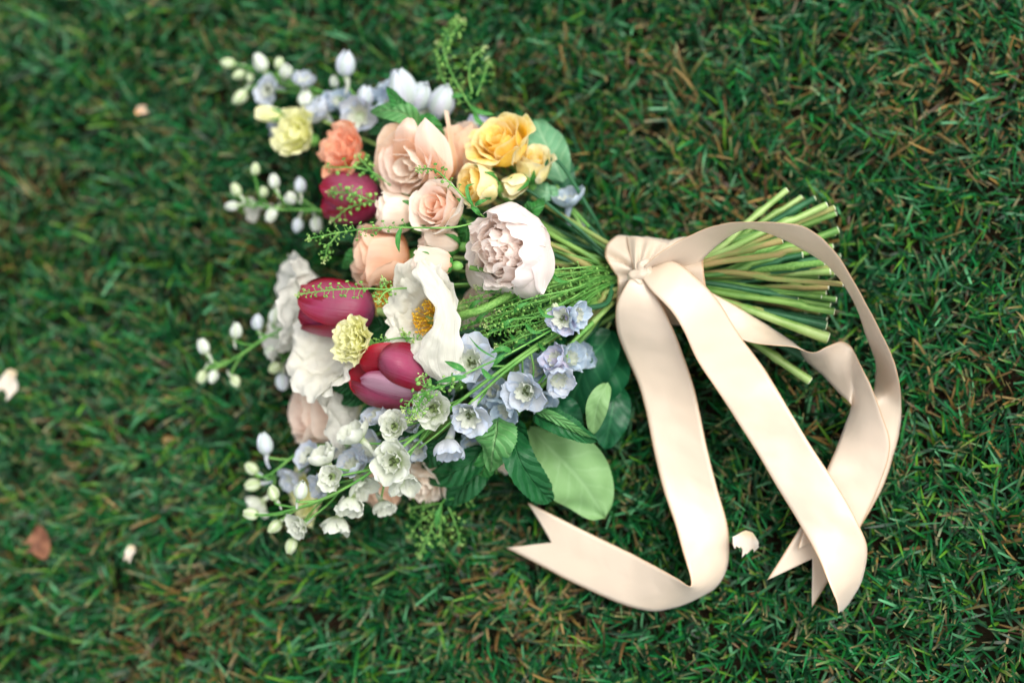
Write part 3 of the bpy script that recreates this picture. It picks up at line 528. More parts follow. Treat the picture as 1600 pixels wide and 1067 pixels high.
spray('pale delphinium buds in soft blur at the far lower left behind the white spray',
      [(392, 740, .060), (420, 742, .062), (480, 700, .066), (560, 690, .070), (660, 640, .080), (780, 560, .080)],
      [(414, 694, .070, 'b', (-.2, .9, .4), 20, PB), (394, 732, .062, 'b', (-.7, .6, .3), 14, 'g'), (396, 757, .055, 'b', (-.9, -.3, .3), 15, 'g'), (404, 788, .045, 's', (-.6, -.7, .3), 18, W_), (480, 712, .080, 'o', (-.6, .3, .7), 24, PB), (455, 745, .050, 's', (-.5, -.4, .6), 18, PB)], [PB])
spray('sparse delphinium buds reaching furthest left of the bouquet over the grass',
      [(322, 575, .050), (345, 572, .052), (385, 548, .055), (430, 520, .056), (520, 500, .058), (640, 480, .060), (780, 470, .060)],
      [(318, 542, .062, 'b', (-.3, .9, .4), 15, W_), (316, 588, .046, 'b', (-.3, -.9, .3), 13, 'g'), (333, 588, .052, 'b', (-.1, -.9, .3), 13, W_), (368, 595, .050, 'b', (.6, -.7, .3), 13, 'g'), (369, 517, .064, 'b', (.1, .9, .4), 15, W_),
       (402, 504, .062, 'b', (0, .9, .4), 15, PB), (429, 494, .062, 'b', (.2, .9, .4), 16, W_), (424, 550, .055, 'b', (-.2, .2, .9), 16, W_), (430, 574, .050, 'b', (-.4, -.5, .6), 14, 'g'), (441, 596, .045, 'b', (.2, -.9, .3), 17, PB)], [W_])
spray('white delphinium buds left of the uppermost tulip, blurred against dark grass',
      [(372, 305, .050), (400, 318, .052), (430, 327, .054), (480, 328, .058), (560, 335, .062), (680, 370, .070), (800, 400, .070)],
      [(399, 265, .060, 'b', (.1, .9, .4), 12, 'g'), (369, 297, .056, 'b', (-.4, .8, .4), 13, 'g'), (363, 322, .050, 'b', (-.9, -.1, .3), 13, W_), (428, 284, .062, 'b', (-.1, .9, .4), 14, W_), (469, 290, .064, 'b', (.1, .9, .4), 15, PB),
       (454, 310, .066, 'b', (-.2, .1, .9), 15, W_), (424, 336, .054, 'b', (-.2, -.8, .4), 15, W_), (465, 352, .050, 'b', (.0, -.9, .4), 15, PB), (495, 350, .048, 'b', (.2, -.9, .3), 16, W_), (398, 328, .035, 's', (-.7, -.3, .5), 18, 'poppy_shade'), (412, 300, .056, 'b', (.2, .6, .6), 11, 'g')], [W_])
spray('white delphinium spray at the top left corner of the bouquet, strongly blurred',
      [(360, 100, .045), (400, 108, .048), (450, 125, .052), (520, 150, .056), (600, 185, .060), (720, 260, .066), (840, 350, .070)],
      [(357, 99, .050, 'b', (-1, .1, .2), 14, 'g'), (374, 117, .045, 'b', (-.7, -.5, .3), 13, 'g'), (376, 152, .050, 'b', (-.5, -.8, .3), 17, 'g'), (407, 99, .060, 'b', (-.4, .8, .5), 19, W_), (391, 122, .048, 'b', (.1, -.8, .3), 10, 'g'),
       (436, 100, .055, 'b', (.2, .8, .4), 12, 'g'), (447, 112, .062, 'b', (.4, .3, .8), 17, W_), (418, 141, .058, 'o', (-.3, -.2, .9), 22, PB), (474, 127, .060, 's', (.1, .6, .7), 19, PB), (477, 155, .058, 'b', (.1, -.8, .5), 18, W_),
       (540, 101, .072, 'b', (.2, .9, .5), 24, PB), (522, 128, .060, 'b', (.0, .6, .6), 12, W_), (434, 190, .040, 's', (-.7, -.3, .4), 20, PB)], [W_])
spray('pale blue delphinium spray between the white spray and the mint leaf at the top',
      [(495, 150, .050), (540, 160, .055), (600, 165, .060), (680, 210, .064), (780, 300, .066)],
      [(571, 152, .070, 'b', (.2, .8, .5), 20, PB), (503, 172, .062, 's', (-.5, .4, .6), 25, PB), (560, 182, .068, 's', (.1, -.2, .9), 24, PB), (530, 160, .060, 's', (.0, .3, .9), 22, BL), (628, 142, .078, 'b', (-.1, .8, .6), 38, BL), (612, 165, .07, 's', (-.3, .3, .9), 26, BL),
       (602, 140, .060, 's', (-.5, .7, .4), 24, BL), (655, 152, .070, 'b', (.5, .5, .6), 30, BL), (690, 160, .072, 'b', (.4, .7, .6), 32, BL), (668, 178, .066, 's', (.0, .3, .9), 24, PB), (746, 196, .066, 's', (.2, .6, .6), 18, LI)], [PB])
spray('blue delphinium floret resting at the upper edge of the stems right of the yellow roses',
      [(885, 300, .055), (890, 320, .055), (925, 360, .055)],
      [(888, 312, .066, 's', (-.1, .8, .5), 22, BL), (903, 352, .050, 's', (.3, .3, .7), 13, LI)], [BL])
spray('blue florets buried in the shade under the white delphiniums beside the tulip',
      [(500, 650, .050), (560, 645, .055), (640, 630, .060), (760, 590, .068), (860, 530, .070)],
      [(515, 655, .050, 's', (-.5, -.3, .7), 26, BL), (690, 610, .085, 's', (-.2, -.4, .8), 22, BL), (775, 632, .080, 's', (-.1, -.6, .7), 26, BL), (905, 555, .070, 's', (.4, -.2, .8), 20, BL), (545, 690, .060, 's', (-.2, -.5, .7), 24, PB), (640, 700, .080, 's', (0, -.3, .9), 22, PB), (760, 600, .085, 's', (.1, .2, .9), 24, BL), (845, 625, .080, 's', (.2, -.5, .7), 22, BL), (740, 690, .080, 's', (.1, -.6, .7), 20, BL)], [BL])
# ---- leaves
def leafmesh(p3, width, roll=0.0, a=.75, b=.8, fold=.25, serr=0.0, nteeth=14, nu=13, nv=22, curl=0.0, seed=1, off=(0, 0, 0), base=.1):
    r = random.Random(seed); C = catmull(p3, nv); T = np.gradient(C, axis=0); T /= np.linalg.norm(T, axis=1)[:, None]
    up = np.array([0, 0, 1.0]); S = np.cross(T, up); S /= np.maximum(np.linalg.norm(S, axis=1), 1e-6)[:, None]; Nn = np.cross(S, T)
    rl = np.radians(np.interp(np.linspace(0, 1, nv), np.linspace(0, 1, len(roll)) if hasattr(roll, '__len__') else [0, 1], roll if hasattr(roll, '__len__') else [roll, roll]))
    S, Nn = S * np.cos(rl)[:, None] + Nn * np.sin(rl)[:, None], Nn * np.cos(rl)[:, None] - S * np.sin(rl)[:, None]
    v = np.linspace(0, 1, nv)[:, None]; u = np.linspace(-1, 1, nu)[None, :]
    wd = width / 2 * np.maximum(np.maximum(np.sin(math.pi * v ** a), 0) ** b, base * (1 - v) * .6)
    wd = wd * (1 + serr * ((v * nteeth) % 1 - .5) * np.abs(u) ** 3)
    s = u * wd; crk_ = np.array([mn.noise(Vector((float(a_) * 70 + seed, float(b_) * 4.5, seed * 1.7))) for a_, b_ in zip(s.ravel(), (v + 0 * u).ravel())]).reshape(s.shape)
    h = .09 * width * crk_ + fold * np.abs(s) + curl * (s / width) ** 2 * width * 4 + .035 * width * np.sin(v * 17 + 3 * np.abs(u) + r.random() * 6) * np.abs(u) + .03 * width * np.sin(u * 4 + v * 6 + r.random() * 6)
    V = C[:, None] + S[:, None] * s[..., None] + Nn[:, None] * h[..., None] - np.asarray(off)
    UV = np.stack(np.broadcast_arrays((u + 1) / 2, v), -1)
    return V.reshape(-1, 3), gridfaces(nv, nu), UV.reshape(-1, 2)
def sprig(name, label, cat, stem, leaves, stemr=1.2, stem_to_tail=True, group=None, smat='stem_green'):
    pts = catmull([P(*p) for p in stem], 16); base = pts[-1]; t = thing(name, label, cat, Matrix.Translation(base), group)
    put(t, 'stem', (lambda d: (d[0] - base, d[1], d[2]))(tube(pts, np.linspace(stemr * .6, stemr, 16) / 1000, 6)), smat)
    for i, (lp, wpx, roll, mat, kw) in enumerate(leaves):
        kw = dict(kw); put(t, 'leaf', leafmesh([P(*p) for p in lp], wpx * PX, roll, off=base, seed=i + 3, **kw), mat)
    if stem_to_tail: dirn = nrm(pts[-2] - pts[-1]); want_stem(t, base + dirn * .002, dirn, stemr * 1.4, None)
    return t
MINT = dict(serr=.10, nteeth=20, nu=15, nv=46, fold=.18, a=.72, b=.75)
SM = dict(a=.85, b=.6, fold=.10, nv=26)
sprig('mint_sprig', 'mint sprig with bright toothed leaves hanging below the blue delphiniums', 'mint sprig',
      [(775, 740, .070), (790, 680, .082), (830, 620, .082), (900, 540, .075)],
      [([(778, 652, .098), (772, 690, .112), (768, 735, .086)], 68, 0, 'mint_light', dict(MINT, fold=-.12)),
       ([(800, 668, .090), (812, 720, .100), (845, 768, .075), (862, 782, .062)], 50, 12, 'mint_dark', dict(MINT, fold=.3)),
       ([(780, 690, .080), (762, 720, .085), (750, 745, .072), (744, 772, .060)], 34, 20, 'mint_leaf', MINT),
       ([(760, 700, .078), (730, 725, .082), (700, 742, .074), (660, 752, .060)], 52, -10, 'mint_dark', MINT),
       ([(762, 720, .070), (735, 752, .074), (712, 772, .060), (695, 790, .050)], 46, 10, 'mint_dark', MINT),
       ([(835, 648, .090), (868, 660, .098), (902, 677, .090), (932, 690, .072)], 44, 30, 'mint_dark', dict(MINT, fold=.35)),
       ([(833, 640, .094), (862, 650, .104), (895, 668, .098), (924, 684, .084)], 16, -10, 'mint_light', dict(MINT, fold=-.2)),
       ([(805, 655, .086), (818, 690, .092), (824, 730, .078)], 30, -30, 'mint_dark', MINT)])
sprig('broad_leaf_branch', 'branch of broad smooth leaves, one large pale green leaf flat on the grass', 'leafy branch',
      [(842, 665, .040), (880, 620, .044), (925, 560, .050), (955, 500, .050)],
      [([(828, 668, .052), (872, 712, .062), (912, 756, .050), (944, 806, .034)], 108, 4, 'leaf_pale', dict(SM, a=.98, b=.55, nu=17)),
       ([(815, 670, .044), (828, 705, .046), (846, 742, .036)], 30, 6, 'leaf_pale', SM),
       ([(955, 520, .052), (925, 560, .062), (900, 610, .050), (885, 660, .040)], 92, -15, 'leaf_dark', SM),
       ([(962, 535, .040), (950, 585, .050), (925, 640, .046)], 78, -20, 'leaf_dark', SM),
       ([(950, 598, .072), (936, 625, .078), (930, 650, .072), (926, 678, .060)], 34, 10, 'leaf_pale', SM),
       ([(962, 600, .046), (955, 650, .048), (945, 700, .036)], 62, 15, 'leaf_dark', SM),
       ([(870, 620, .056), (880, 650, .060), (905, 690, .050)], 60, 5, 'leaf_dark', SM)], smat='stem_bright')
sprig('mint_sprig', 'mint sprig with two pointed leaves standing above the pink garden rose', 'mint sprig',
      [(640, 190, .095), (680, 215, .085), (760, 300, .070)],
      [([(655, 200, .098), (632, 178, .108), (605, 173, .104), (580, 176, .092)], 38, 0, 'mint_light', MINT),
       ([(640, 185, .098), (622, 162, .108), (605, 136, .100)], 26, 20, 'mint_leaf', MINT),
       ([(620, 195, .088), (600, 200, .092), (572, 208, .080)], 26, -10, 'mint_dark', MINT),
       ([(650, 190, .096), (672, 196, .100), (696, 220, .088)], 34, 10, 'mint_leaf', MINT)])
sprig('broad_leaf_branch', 'soft grey green leaves behind the yellow roses at the top right of the flowers', 'leafy branch',
      [(850, 225, .060), (865, 280, .060), (900, 340, .058)],
      [([(880, 285, .062), (862, 245, .070), (848, 215, .066), (836, 190, .056)], 62, -8, 'leaf_sage', SM),
       ([(885, 300, .056), (878, 265, .060), (866, 235, .050)], 40, -20, 'leaf_dark', SM),
       ([(872, 300, .064), (850, 300, .070), (822, 285, .066)], 30, 0, 'leaf_sage', SM)])
sprig('shadow_leaves', 'dark toothed leaves showing in the gap under the sharp tulip', 'leafy sprig',
      [(560, 610, .075), (620, 640, .075), (740, 600, .070)],
      [([(572, 600, .088), (545, 602, .094), (516, 606, .086)], 34, 0, 'mint_dark', MINT), ([(575, 618, .080), (548, 622, .084), (522, 622, .074)], 30, -10, 'mint_dark', MINT),
       ([(600, 640, .078), (580, 655, .084), (562, 680, .070)], 44, 8, 'mint_dark', MINT), ([(600, 655, .070), (640, 680, .080), (650, 700, .074)], 40, 8, 'mint_dark', MINT)])
sprig('shadow_leaves', 'dark leaf left of the side facing peach rose', 'leafy sprig',
      [(560, 400, .070), (640, 410, .068), (760, 430, .070)],
      [([(572, 400, .078), (552, 402, .086), (536, 420, .078)], 30, 10, 'mint_leaf', MINT), ([(600, 370, .070), (570, 375, .076), (545, 372, .066)], 34, 0, 'mint_dark', MINT)])
sprig('filler_foliage', 'dark green foliage filling the gaps in the middle of the bouquet', 'foliage',
      [(560, 460, .050), (680, 450, .052), (820, 440, .055)],
      [([P_ for P_ in ((x0, y0, z0), ((x0 + x1) / 2, (y0 + y1) / 2, z0 + .008), (x1, y1, z0 - .004))], wd_, rl_, mt_, MINT)
       for x0, y0, z0, x1, y1, wd_, rl_, mt_ in ((720, 350, .080, 660, 345, 40, 10, 'mint_dark'), (740, 340, .080, 715, 385, 34, -10, 'mint_leaf'), (700, 440, .075, 650, 455, 44, 0, 'mint_dark'), (640, 470, .070, 590, 475, 46, 0, 'mint_dark'),
        (620, 520, .075, 570, 500, 44, 5, 'mint_dark'), (700, 600, .080, 660, 650, 44, 5, 'mint_dark'), (780, 560, .075, 740, 610, 46, 5, 'mint_dark'), (640, 300, .070, 590, 290, 40, 5, 'mint_dark'), (620, 280, .060, 575, 262, 36, 5, 'mint_leaf'),
        (720, 270, .075, 700, 235, 34, 5, 'mint_dark'), (820, 340, .080, 850, 310, 30, 5, 'mint_leaf'), (850, 320, .060, 830, 270, 40, 5, 'mint_dark'), (560, 350, .060, 520, 370, 40, 0, 'mint_dark'), (600, 700, .060, 560, 720, 44, 0, 'mint_dark'),
        (690, 690, .070, 660, 730, 44, 0, 'mint_dark'), (860, 460, .075, 800, 480, 36, 0, 'mint_dark'), (880, 520, .060, 820, 560, 44, 0, 'mint_dark'), (900, 470, .060, 840, 500, 30, 0, 'mint_leaf'), (850, 400, .060, 800, 420, 30, 0, 'mint_leaf'))])
# ---- cress sprigs with seed pods
def cress(label, stem, branches=(), n=34, pod=3.9, plen=11, zj=.010, leaves=(), tipn=16, to_tail=True, stemr=.75, start=0.0, end=.75):
    main = catmull([P(*p) for p in stem], 60); base = main[-1]; t = thing('pepper_cress', label, 'cress sprig', Matrix.Translation(base), 'pepper cress sprigs')
    sb, pb, tb = MB(), MB(), MB(); r = random.Random(int(stem[0][0] * 3 + stem[0][1]))
    lines = [(main, n, start, end)] + [(catmull([P(*p) for p in br], 30), max(8, n // 3), 0.0, .9) for br in branches]
    for ln, cnt, s0, s1 in lines:
        sb.add(*tube(ln - base, np.linspace(.45, stemr, len(ln)) / 1000, 5)); T = np.gradient(ln, axis=0)
        for i in range(cnt):
            f = s0 + (s1 - s0) * ((i + .3) / cnt) ** 1.15; j = int(f * (len(ln) - 1)); c = ln[j]; tn = nrm(-T[j]); a = i * 2.4 + r.random()
            h = nrm(np.cross(tn, (0.2, 0.1, 1))); g = np.cross(tn, h); d = nrm(h * math.cos(a) + g * math.sin(a) * .8 + tn * r.uniform(.2, .7))
            L = plen * PX * r.uniform(.6, 1.15) * min(1.0, .45 + 2.0 * f); e = c + d * L
            sb.add(*tube([c - base, c + d * L * .5 + np.array([0, 0, .0006]) - base, e - base], .00022, 4, cap=False))
            nd = nrm(np.array(d) + np.array([r.uniform(-.5, .5), r.uniform(-.5, .5), .4])); s = pod * PX * r.uniform(.75, 1.15) * min(1.0, .6 + 1.5 * f)
            V, Fc, UV = ellipsoid((0, 0, 0), d, s, s * .78, 5, 7); V = V - np.outer(V @ nd, nd) * .6; pb.add(V + e + d * s * .8 - base, Fc, UV)
        for i in range(tipn):
            d = nrm((r.gauss(0, 1), r.gauss(0, 1), r.gauss(0, 1))); c = ln[0] + d * r.uniform(.2, 1) * 6 * PX - nrm(T[0]) * r.uniform(0, 6) * PX
            tb.add(*ellipsoid(c - base, d, 1.7 * PX * r.uniform(.7, 1.3), 1.3 * PX, 4, 5))
    link('stem', sb.mesh('cress_stem'), MATS['stem_thin'], t); o = link('seed_pods', pb.mesh('seed_pods'), MATS['seed_green'], t); o['kind'] = 'stuff'
    if tipn: o = link('flower_tip', tb.mesh('flower_tip'), MATS['seed_tip'], t); o['kind'] = 'stuff'
    for i, (lp, w_) in enumerate(leaves): put(t, 'leaf', leafmesh([P(*p) for p in lp], w_ * PX, 10 * (i % 3 - 1), a=.8, b=.9, fold=.3, nu=5, nv=12, off=base, seed=i), 'sprig_leaf')
    if to_tail: dirn = nrm(main[-3] - main[-1]); want_stem(t, base + dirn * .002, dirn, 1.1, 'stem_green')
cress('seed sprig pointing left with a hooked side branch, across the side facing peach rose', [(484, 373, .135), (540, 362, .142), (600, 356, .148), (700, 356, .146), (760, 350, .130), (850, 380, .100)],
      [[(508, 404, .128), (513, 385, .134), (528, 366, .140)]], n=46, end=.5, leaves=[([(628, 352, .148), (622, 375, .150), (624, 395, .146)], 9)])
cress('seed sprig lying across the crimson tulip towards the big poppy', [(467, 460, .142), (520, 453, .148), (575, 451, .148), (610, 452, .140), (700, 445, .110), (800, 440, .090)],
      [[(592, 470, .150), (600, 458, .147), (612, 452, .142)]], n=34, end=.42, tipn=14)
cress('curved seed sprig over the pink garden rose reaching the spray rose', [(655, 265, .150), (680, 266, .154), (705, 288, .154), (735, 318, .148), (770, 350, .125), (840, 380, .100)], n=22, end=.5, plen=9, tipn=12,
      leaves=[([(740, 322, .148), (732, 308, .152), (730, 292, .152), (742, 287, .148)], 6), ([(742, 322, .146), (750, 316, .150), (762, 312, .146)], 7), ([(735, 322, .146), (745, 330, .146), (750, 338, .140)], 8), ([(664, 430, .150), (655, 412, .152), (664, 398, .150)], 0.1)])
cress('tall green seed sprigs rising blurred above the pink and yellow roses', [(713, 32, .060), (700, 50, .066), (694, 82, .072), (708, 120, .076), (728, 155, .078), (760, 210, .070), (830, 300, .062)],
      [[(684, 70, .062), (684, 100, .066), (698, 135, .070), (720, 160, .074)], [(754, 78, .062), (738, 92, .066), (733, 120, .070), (738, 145, .074)], [(762, 98, .060), (756, 120, .064), (745, 150, .070)], [(722, 36, .064), (706, 55, .066), (699, 80, .070)]], n=52, pod=3.8, plen=12, end=.75,
      leaves=[([(735, 165, .078), (750, 175, .080), (775, 180, .074)], 9), ([(725, 150, .078), (712, 150, .080), (695, 158, .074)], 8), ([(740, 175, .078), (748, 190, .080), (765, 200, .074)], 9)])
cress('blurred seed sprigs draped over the uppermost tulip', [(516, 300, .108), (545, 302, .112), (575, 312, .110), (620, 330, .098), (720, 370, .080)],
      [[(512, 262, .110), (545, 262, .112), (580, 268, .106), (610, 290, .1)], [(520, 345, .100), (545, 325, .106), (578, 316, .108)], [(560, 245, .110), (575, 262, .108), (590, 280, .102)]], n=40, pod=4.6, end=.6, tipn=6)
cress('leafy seed sprig crossing the white delphinium florets right of the sharp tulip', [(640, 655, .142), (665, 615, .150), (700, 600, .152), (740, 578, .152), (800, 550, .140), (880, 505, .110)],
      [[(660, 590, .146), (668, 605, .150), (690, 604, .150)], [(632, 640, .142), (646, 622, .148), (668, 612, .150)], [(652, 648, .142), (656, 630, .146), (668, 612, .150)]], n=38, pod=4.2, end=.55,
      leaves=[([(728, 580, .152), (712, 572, .156), (694, 564, .150)], 10), ([(730, 588, .152), (705, 592, .156), (680, 598, .150)], 9), ([(770, 572, .150), (782, 560, .154), (790, 552, .15)], 7), ([(800, 550, .142), (785, 545, .150), (766, 552, .148)], 9), ([(752, 575, .15), (763, 588, .152), (772, 590, .148)], 8), ([(775, 560, .15), (750, 545, .154), (732, 525, .15)], 3)])
cress('fuzzy green sprigs poking from under the big poppy above the sharp tulip', [(556, 545, .120), (590, 535, .130), (625, 528, .132), (660, 530, .120), (760, 500, .090)], [[(632, 522, .136), (638, 528, .134), (660, 530, .124)], [(648, 534, .138), (652, 532, .132), (670, 530, .122)], [(600, 440, .138), (606, 452, .132), (640, 470, .11)]], n=46, pod=2.6, plen=7, end=.4, tipn=26)
cress('blurred yellow green seed sprigs hanging below the cream blossom over the grass', [(655, 868, .030), (668, 840, .040), (682, 805, .050), (695, 780, .055), (760, 700, .060), (860, 590, .060)],
      [[(640, 840, .030), (655, 815, .040), (678, 800, .048)], [(720, 850, .030), (712, 820, .038), (700, 790, .050)], [(690, 850, .028), (688, 820, .040), (690, 790, .050)], [(640, 795, .036), (660, 790, .044), (688, 786, .052)], [(735, 780, .036), (716, 778, .046), (700, 775, .054)]], n=40, pod=3.9, plen=14, end=.5, tipn=8,
      leaves=[([(690, 790, .055), (684, 808, .056), (682, 830, .048)], 10), ([(700, 780, .055), (715, 772, .056), (735, 772, .048)], 11)])
mids = [((690, 500), (820, 462), .105), ((700, 520), (830, 478), .110), ((715, 545), (840, 492), .108), ((725, 470), (850, 440), .112), ((740, 530), (850, 500), .118), ((760, 505), (870, 462), .120), ((720, 490), (850, 470), .098), ((780, 450), (880, 430), .112), ((760, 560), (860, 505), .100)]
mlab = ['wispy cress strand right of the big poppy, beginning at its lower right petal', 'wispy cress strand second from the bottom beside the big poppy', 'lowest long wispy cress strand above the open pale blue floret', 'wispy cress strand along the bristly poppy stem',
  'wispy cress strand passing right above the pale blue delphinium floret', 'wispy cress strand ending left of the violet blue floret', 'wispy cress strand over the half hidden peach rose', 'short wispy cress strand just below the white peony', 'wispy cress strand leading down to the blue delphinium stem']
for i, (a, b, z) in enumerate(mids):
    cress(mlab[i], [(a[0], a[1], z), ((a[0] + b[0]) / 2, (a[1] + b[1]) / 2 - 4, z + .008), (b[0], b[1], z - .004), (930, 437 + (b[1] - 465) * .5, .078)], [[(a[0] + 22, a[1] - 20, z + .004), ((a[0] + b[0]) / 2 + 10, (a[1] + b[1]) / 2 - 16, z + .009), (b[0] + 30, b[1] - 12, z - .002), (940, 434 + (b[1] - 465) * .45, .078), (985, 434, .066)], [(a[0] + 40, a[1] + 10, z), ((a[0] + b[0]) / 2 + 30, (a[1] + b[1]) / 2 + 8, z + .006), (b[0] + 20, b[1] + 6, z - .004), (940, 442 + (b[1] - 465) * .5, .074), (985, 444, .062)]], n=52, pod=3.0, plen=9, tipn=8, end=.97, leaves=[([(a[0] + 40, a[1] - 12, z + .006), (a[0] + 52, a[1] - 26, z + .012), (a[0] + 68, a[1] - 34, z + .008)], 6), ([(a[0] + 80, a[1] - 26, z + .006), (a[0] + 92, a[1] - 12, z + .01), (a[0] + 108, a[1] - 10, z + .004)], 6)])
# ---- stems through the binding to the cut ends
r = random.Random(21); HEADS.sort(key=lambda h: -h[1][1])       # from the top of the picture downwards
nS = len(HEADS)
tails = list(TAILS)
while len(tails) < nS: tails.append((r.uniform(1235, 1306), r.uniform(322, 520), r.uniform(.018, .052), r.uniform(1.5, 2.4), r.choice(['stem_green', 'stem_dark', 'stem_woody', 'stem_green', 'stem_dark'])))
tails.sort(key=lambda q: -q[1] + r.uniform(-110, 110))
for i, (t, st, ax, rad, mat) in enumerate(HEADS):
    px, py, z, rr, tm = tails[i]; end = P(px, py, z)
    q = (i + .5) / nS; ph = i * 2.39996; rs = .0262 * math.sqrt(((i * 17) % nS + .5) / nS)
    # entry slot keeps the order of the heads, exit slot leans towards the tail's side
    oy = (1 - 2 * q) * .016 + rs * math.cos(ph) * .45; oz = min(.024, max(-.026, (z - .050) * .5 + rs * math.sin(ph) * .75))
    L_ = math.hypot(oy, oz)
    if L_ > .027: oy *= .027 / L_; oz *= .027 / L_
    e0 = BC0 + np.array([0, oy * 1.0, oz]); e1 = BC1 + np.array([0, -oy * .35 + (end[1] - BC1[1]) * .22, oz * .9])
    s1 = st - ax * .018
    dd = nrm(end - e1); pts = catmull([st, s1, s1 * .45 + e0 * .55 + np.array([0, 0, .003]), e0, e1, e1 * .5 + end * .5 + np.array([0, 0, .001]), end], 46)
    r0 = (rad or r.uniform(1.3, 2.1)) / 1000; r1 = rr / 1000
    rads = np.interp(np.linspace(0, 1, 46), [0, .45, .7, 1], [r0, max(r0 * .95, .001), min(r1, .0022), r1])
    for j in ([r.randrange(35, 43)] if (tm == 'stem_woody' or r.random() < .55) else []): rads[j] *= 1.35; rads[j - 1] *= 1.08; pts[j + 1:] += np.array([0, r.uniform(-.0018, .0018), r.uniform(-.001, .001)])
    end = pts[-1]
    Mi = np.array(t.matrix_world.inverted()); V, Fc, UV = tube(pts, rads, 9, cap=False); V = V @ Mi[:3, :3].T + Mi[:3, 3]
    link('stem', mesh1('long_stem', V, Fc, UV), MATS[mat if (mat and mat != 'hairy_stem' and i % 2) else ('hairy_stem' if mat == 'hairy_stem' else tm)], t)
    c = end; d_ = nrm(pts[-1] - pts[-2]); V, Fc, UV = tube([end - d_ * .0004, end + d_ * .0005], [r1 * .97, r1 * .93], 9); V = V @ Mi[:3, :3].T + Mi[:3, 3]
    link('cut_end', mesh1('cut_end', V, Fc, UV), MATS['cut_face'], t)
# ------------------------------------------------------------------ ribbon
RW = 0.0392
rib = thing('satin_ribbon', 'wide champagne satin ribbon knotted round the stems with four long trailing tails', 'ribbon', Matrix.Translation(P(1000, 425, .09)))
ro = np.array(rib.matrix_world.translation)
def strip(name, secs, n=110, notch=0.0, nu=13, bow=.0015):
    L, R = [], []
    for lx, ly, rx, ry, zm, sg in secs:
        a, b = P(lx, ly, zm), P(rx, ry, zm); d = np.linalg.norm(a - b); dz = math.sqrt(max(0.0, RW ** 2 - d ** 2)) / 2 * sg   # |sg| < 1 where the satin is gathered
        L.append(P(lx, ly, zm + dz)); R.append(P(rx, ry, zm - dz))
    tt = np.linspace(0, len(L) - 1, 400); Lc, Rc = catmull(L, 400), catmull(R, 400)
    # even spacing along the length
    mid = (Lc + Rc) / 2; s = np.r_[0, np.cumsum(np.linalg.norm(np.diff(mid, axis=0), axis=1) + .25 * np.linalg.norm(np.diff(Lc, axis=0), axis=1))]; s /= s[-1]
    v = np.linspace(0, 1, n)[:, None]; u = np.linspace(-1, 1, nu)[None, :]
    q = v * (1 - notch * (1 - np.abs(u))); f = lambda A: np.stack([np.interp(q.ravel(), s, A[:, k]).reshape(q.shape) for k in range(3)], -1)
    A, B = f(Lc), f(Rc); uu = ((u + 1) / 2)[..., None]; V = A * (1 - uu) + B * uu
    Nn = np.cross(np.gradient(V, axis=0), B - A); Nn /= np.maximum(np.linalg.norm(Nn, axis=2), 1e-12)[..., None]; Nn *= np.sign(Nn[..., 2:3] + 1e-6) ** 0
    V = V + Nn * (bow * (1 - u ** 2) * np.sin(v * 9 + 1))[..., None]
    V = crinkle(V, Nn, .0013, 22, 3.0); V = crinkle(V, Nn, .0004, 80, 7.0)
    V = (V - ro).reshape(-1, 3); UV = np.stack(np.broadcast_arrays((u + 1) / 2, v * 6), -1).reshape(-1, 2)
    o = link(name, mesh1(name, V, gridfaces(n, nu), UV), MATS['satin'], rib)
    m = o.modifiers.new('thickness', 'SOLIDIFY'); m.thickness = .0003; return o
# wrap round the bundle
nu, nv = 96, 40; kp = P(1000, 425, .088)
c0, c1 = BC0 + np.array([0, 0, -.001]), BC1 + np.array([0, 0, -.001])
V = np.zeros((nv, nu, 3))
for i in range(nv):
    f = i / (nv - 1); c = c0 * (1 - f) + c1 * f; R_ = .0315 + .0015 * f - .0015 * math.sin(f * math.pi)
    for j in range(nu):
        a = j / nu * 2 * math.pi; p = c + np.array([.0015 * math.sin(3 * a + 1), R_ * math.cos(a), R_ * math.sin(a)])
        dx, dy = p[0] - kp[0], p[1] - kp[1]; rr = math.hypot(dx, dy); th_ = math.atan2(dy, dx)
        fold = math.exp(-rr / .042) * (.0036 * math.sin(9 * th_ + 1.1) + .0014 * math.sin(17 * th_)) * max(0, math.sin(a) + .25)
        pinch = .004 * math.exp(-(rr / .012) ** 2)
        p = p + np.array([0, math.cos(a), math.sin(a)]) * (fold + .0008 * math.sin(5 * a + 6 * f) - pinch * 0)
        if f < .5: p[0] += -.006 * math.exp(-((a - 1.0) / .5) ** 2) * (1 - 2 * f) + .004 * math.exp(-((a - 1.75) / .3) ** 2) * (1 - 2 * f)
        V[i, j] = p - ro
UV = np.stack(np.broadcast_arrays(np.linspace(0, 1, nv)[:, None], (np.arange(nu) / nu * 5)[None]), -1)
o = link('wrap', mesh1('wrap', V.reshape(-1, 3), gridfaces(nv, nu, 0, True), UV.reshape(-1, 2)), MATS['satin'], rib); m = o.modifiers.new('thickness', 'SOLIDIFY'); m.thickness = .0006; m.offset = 1
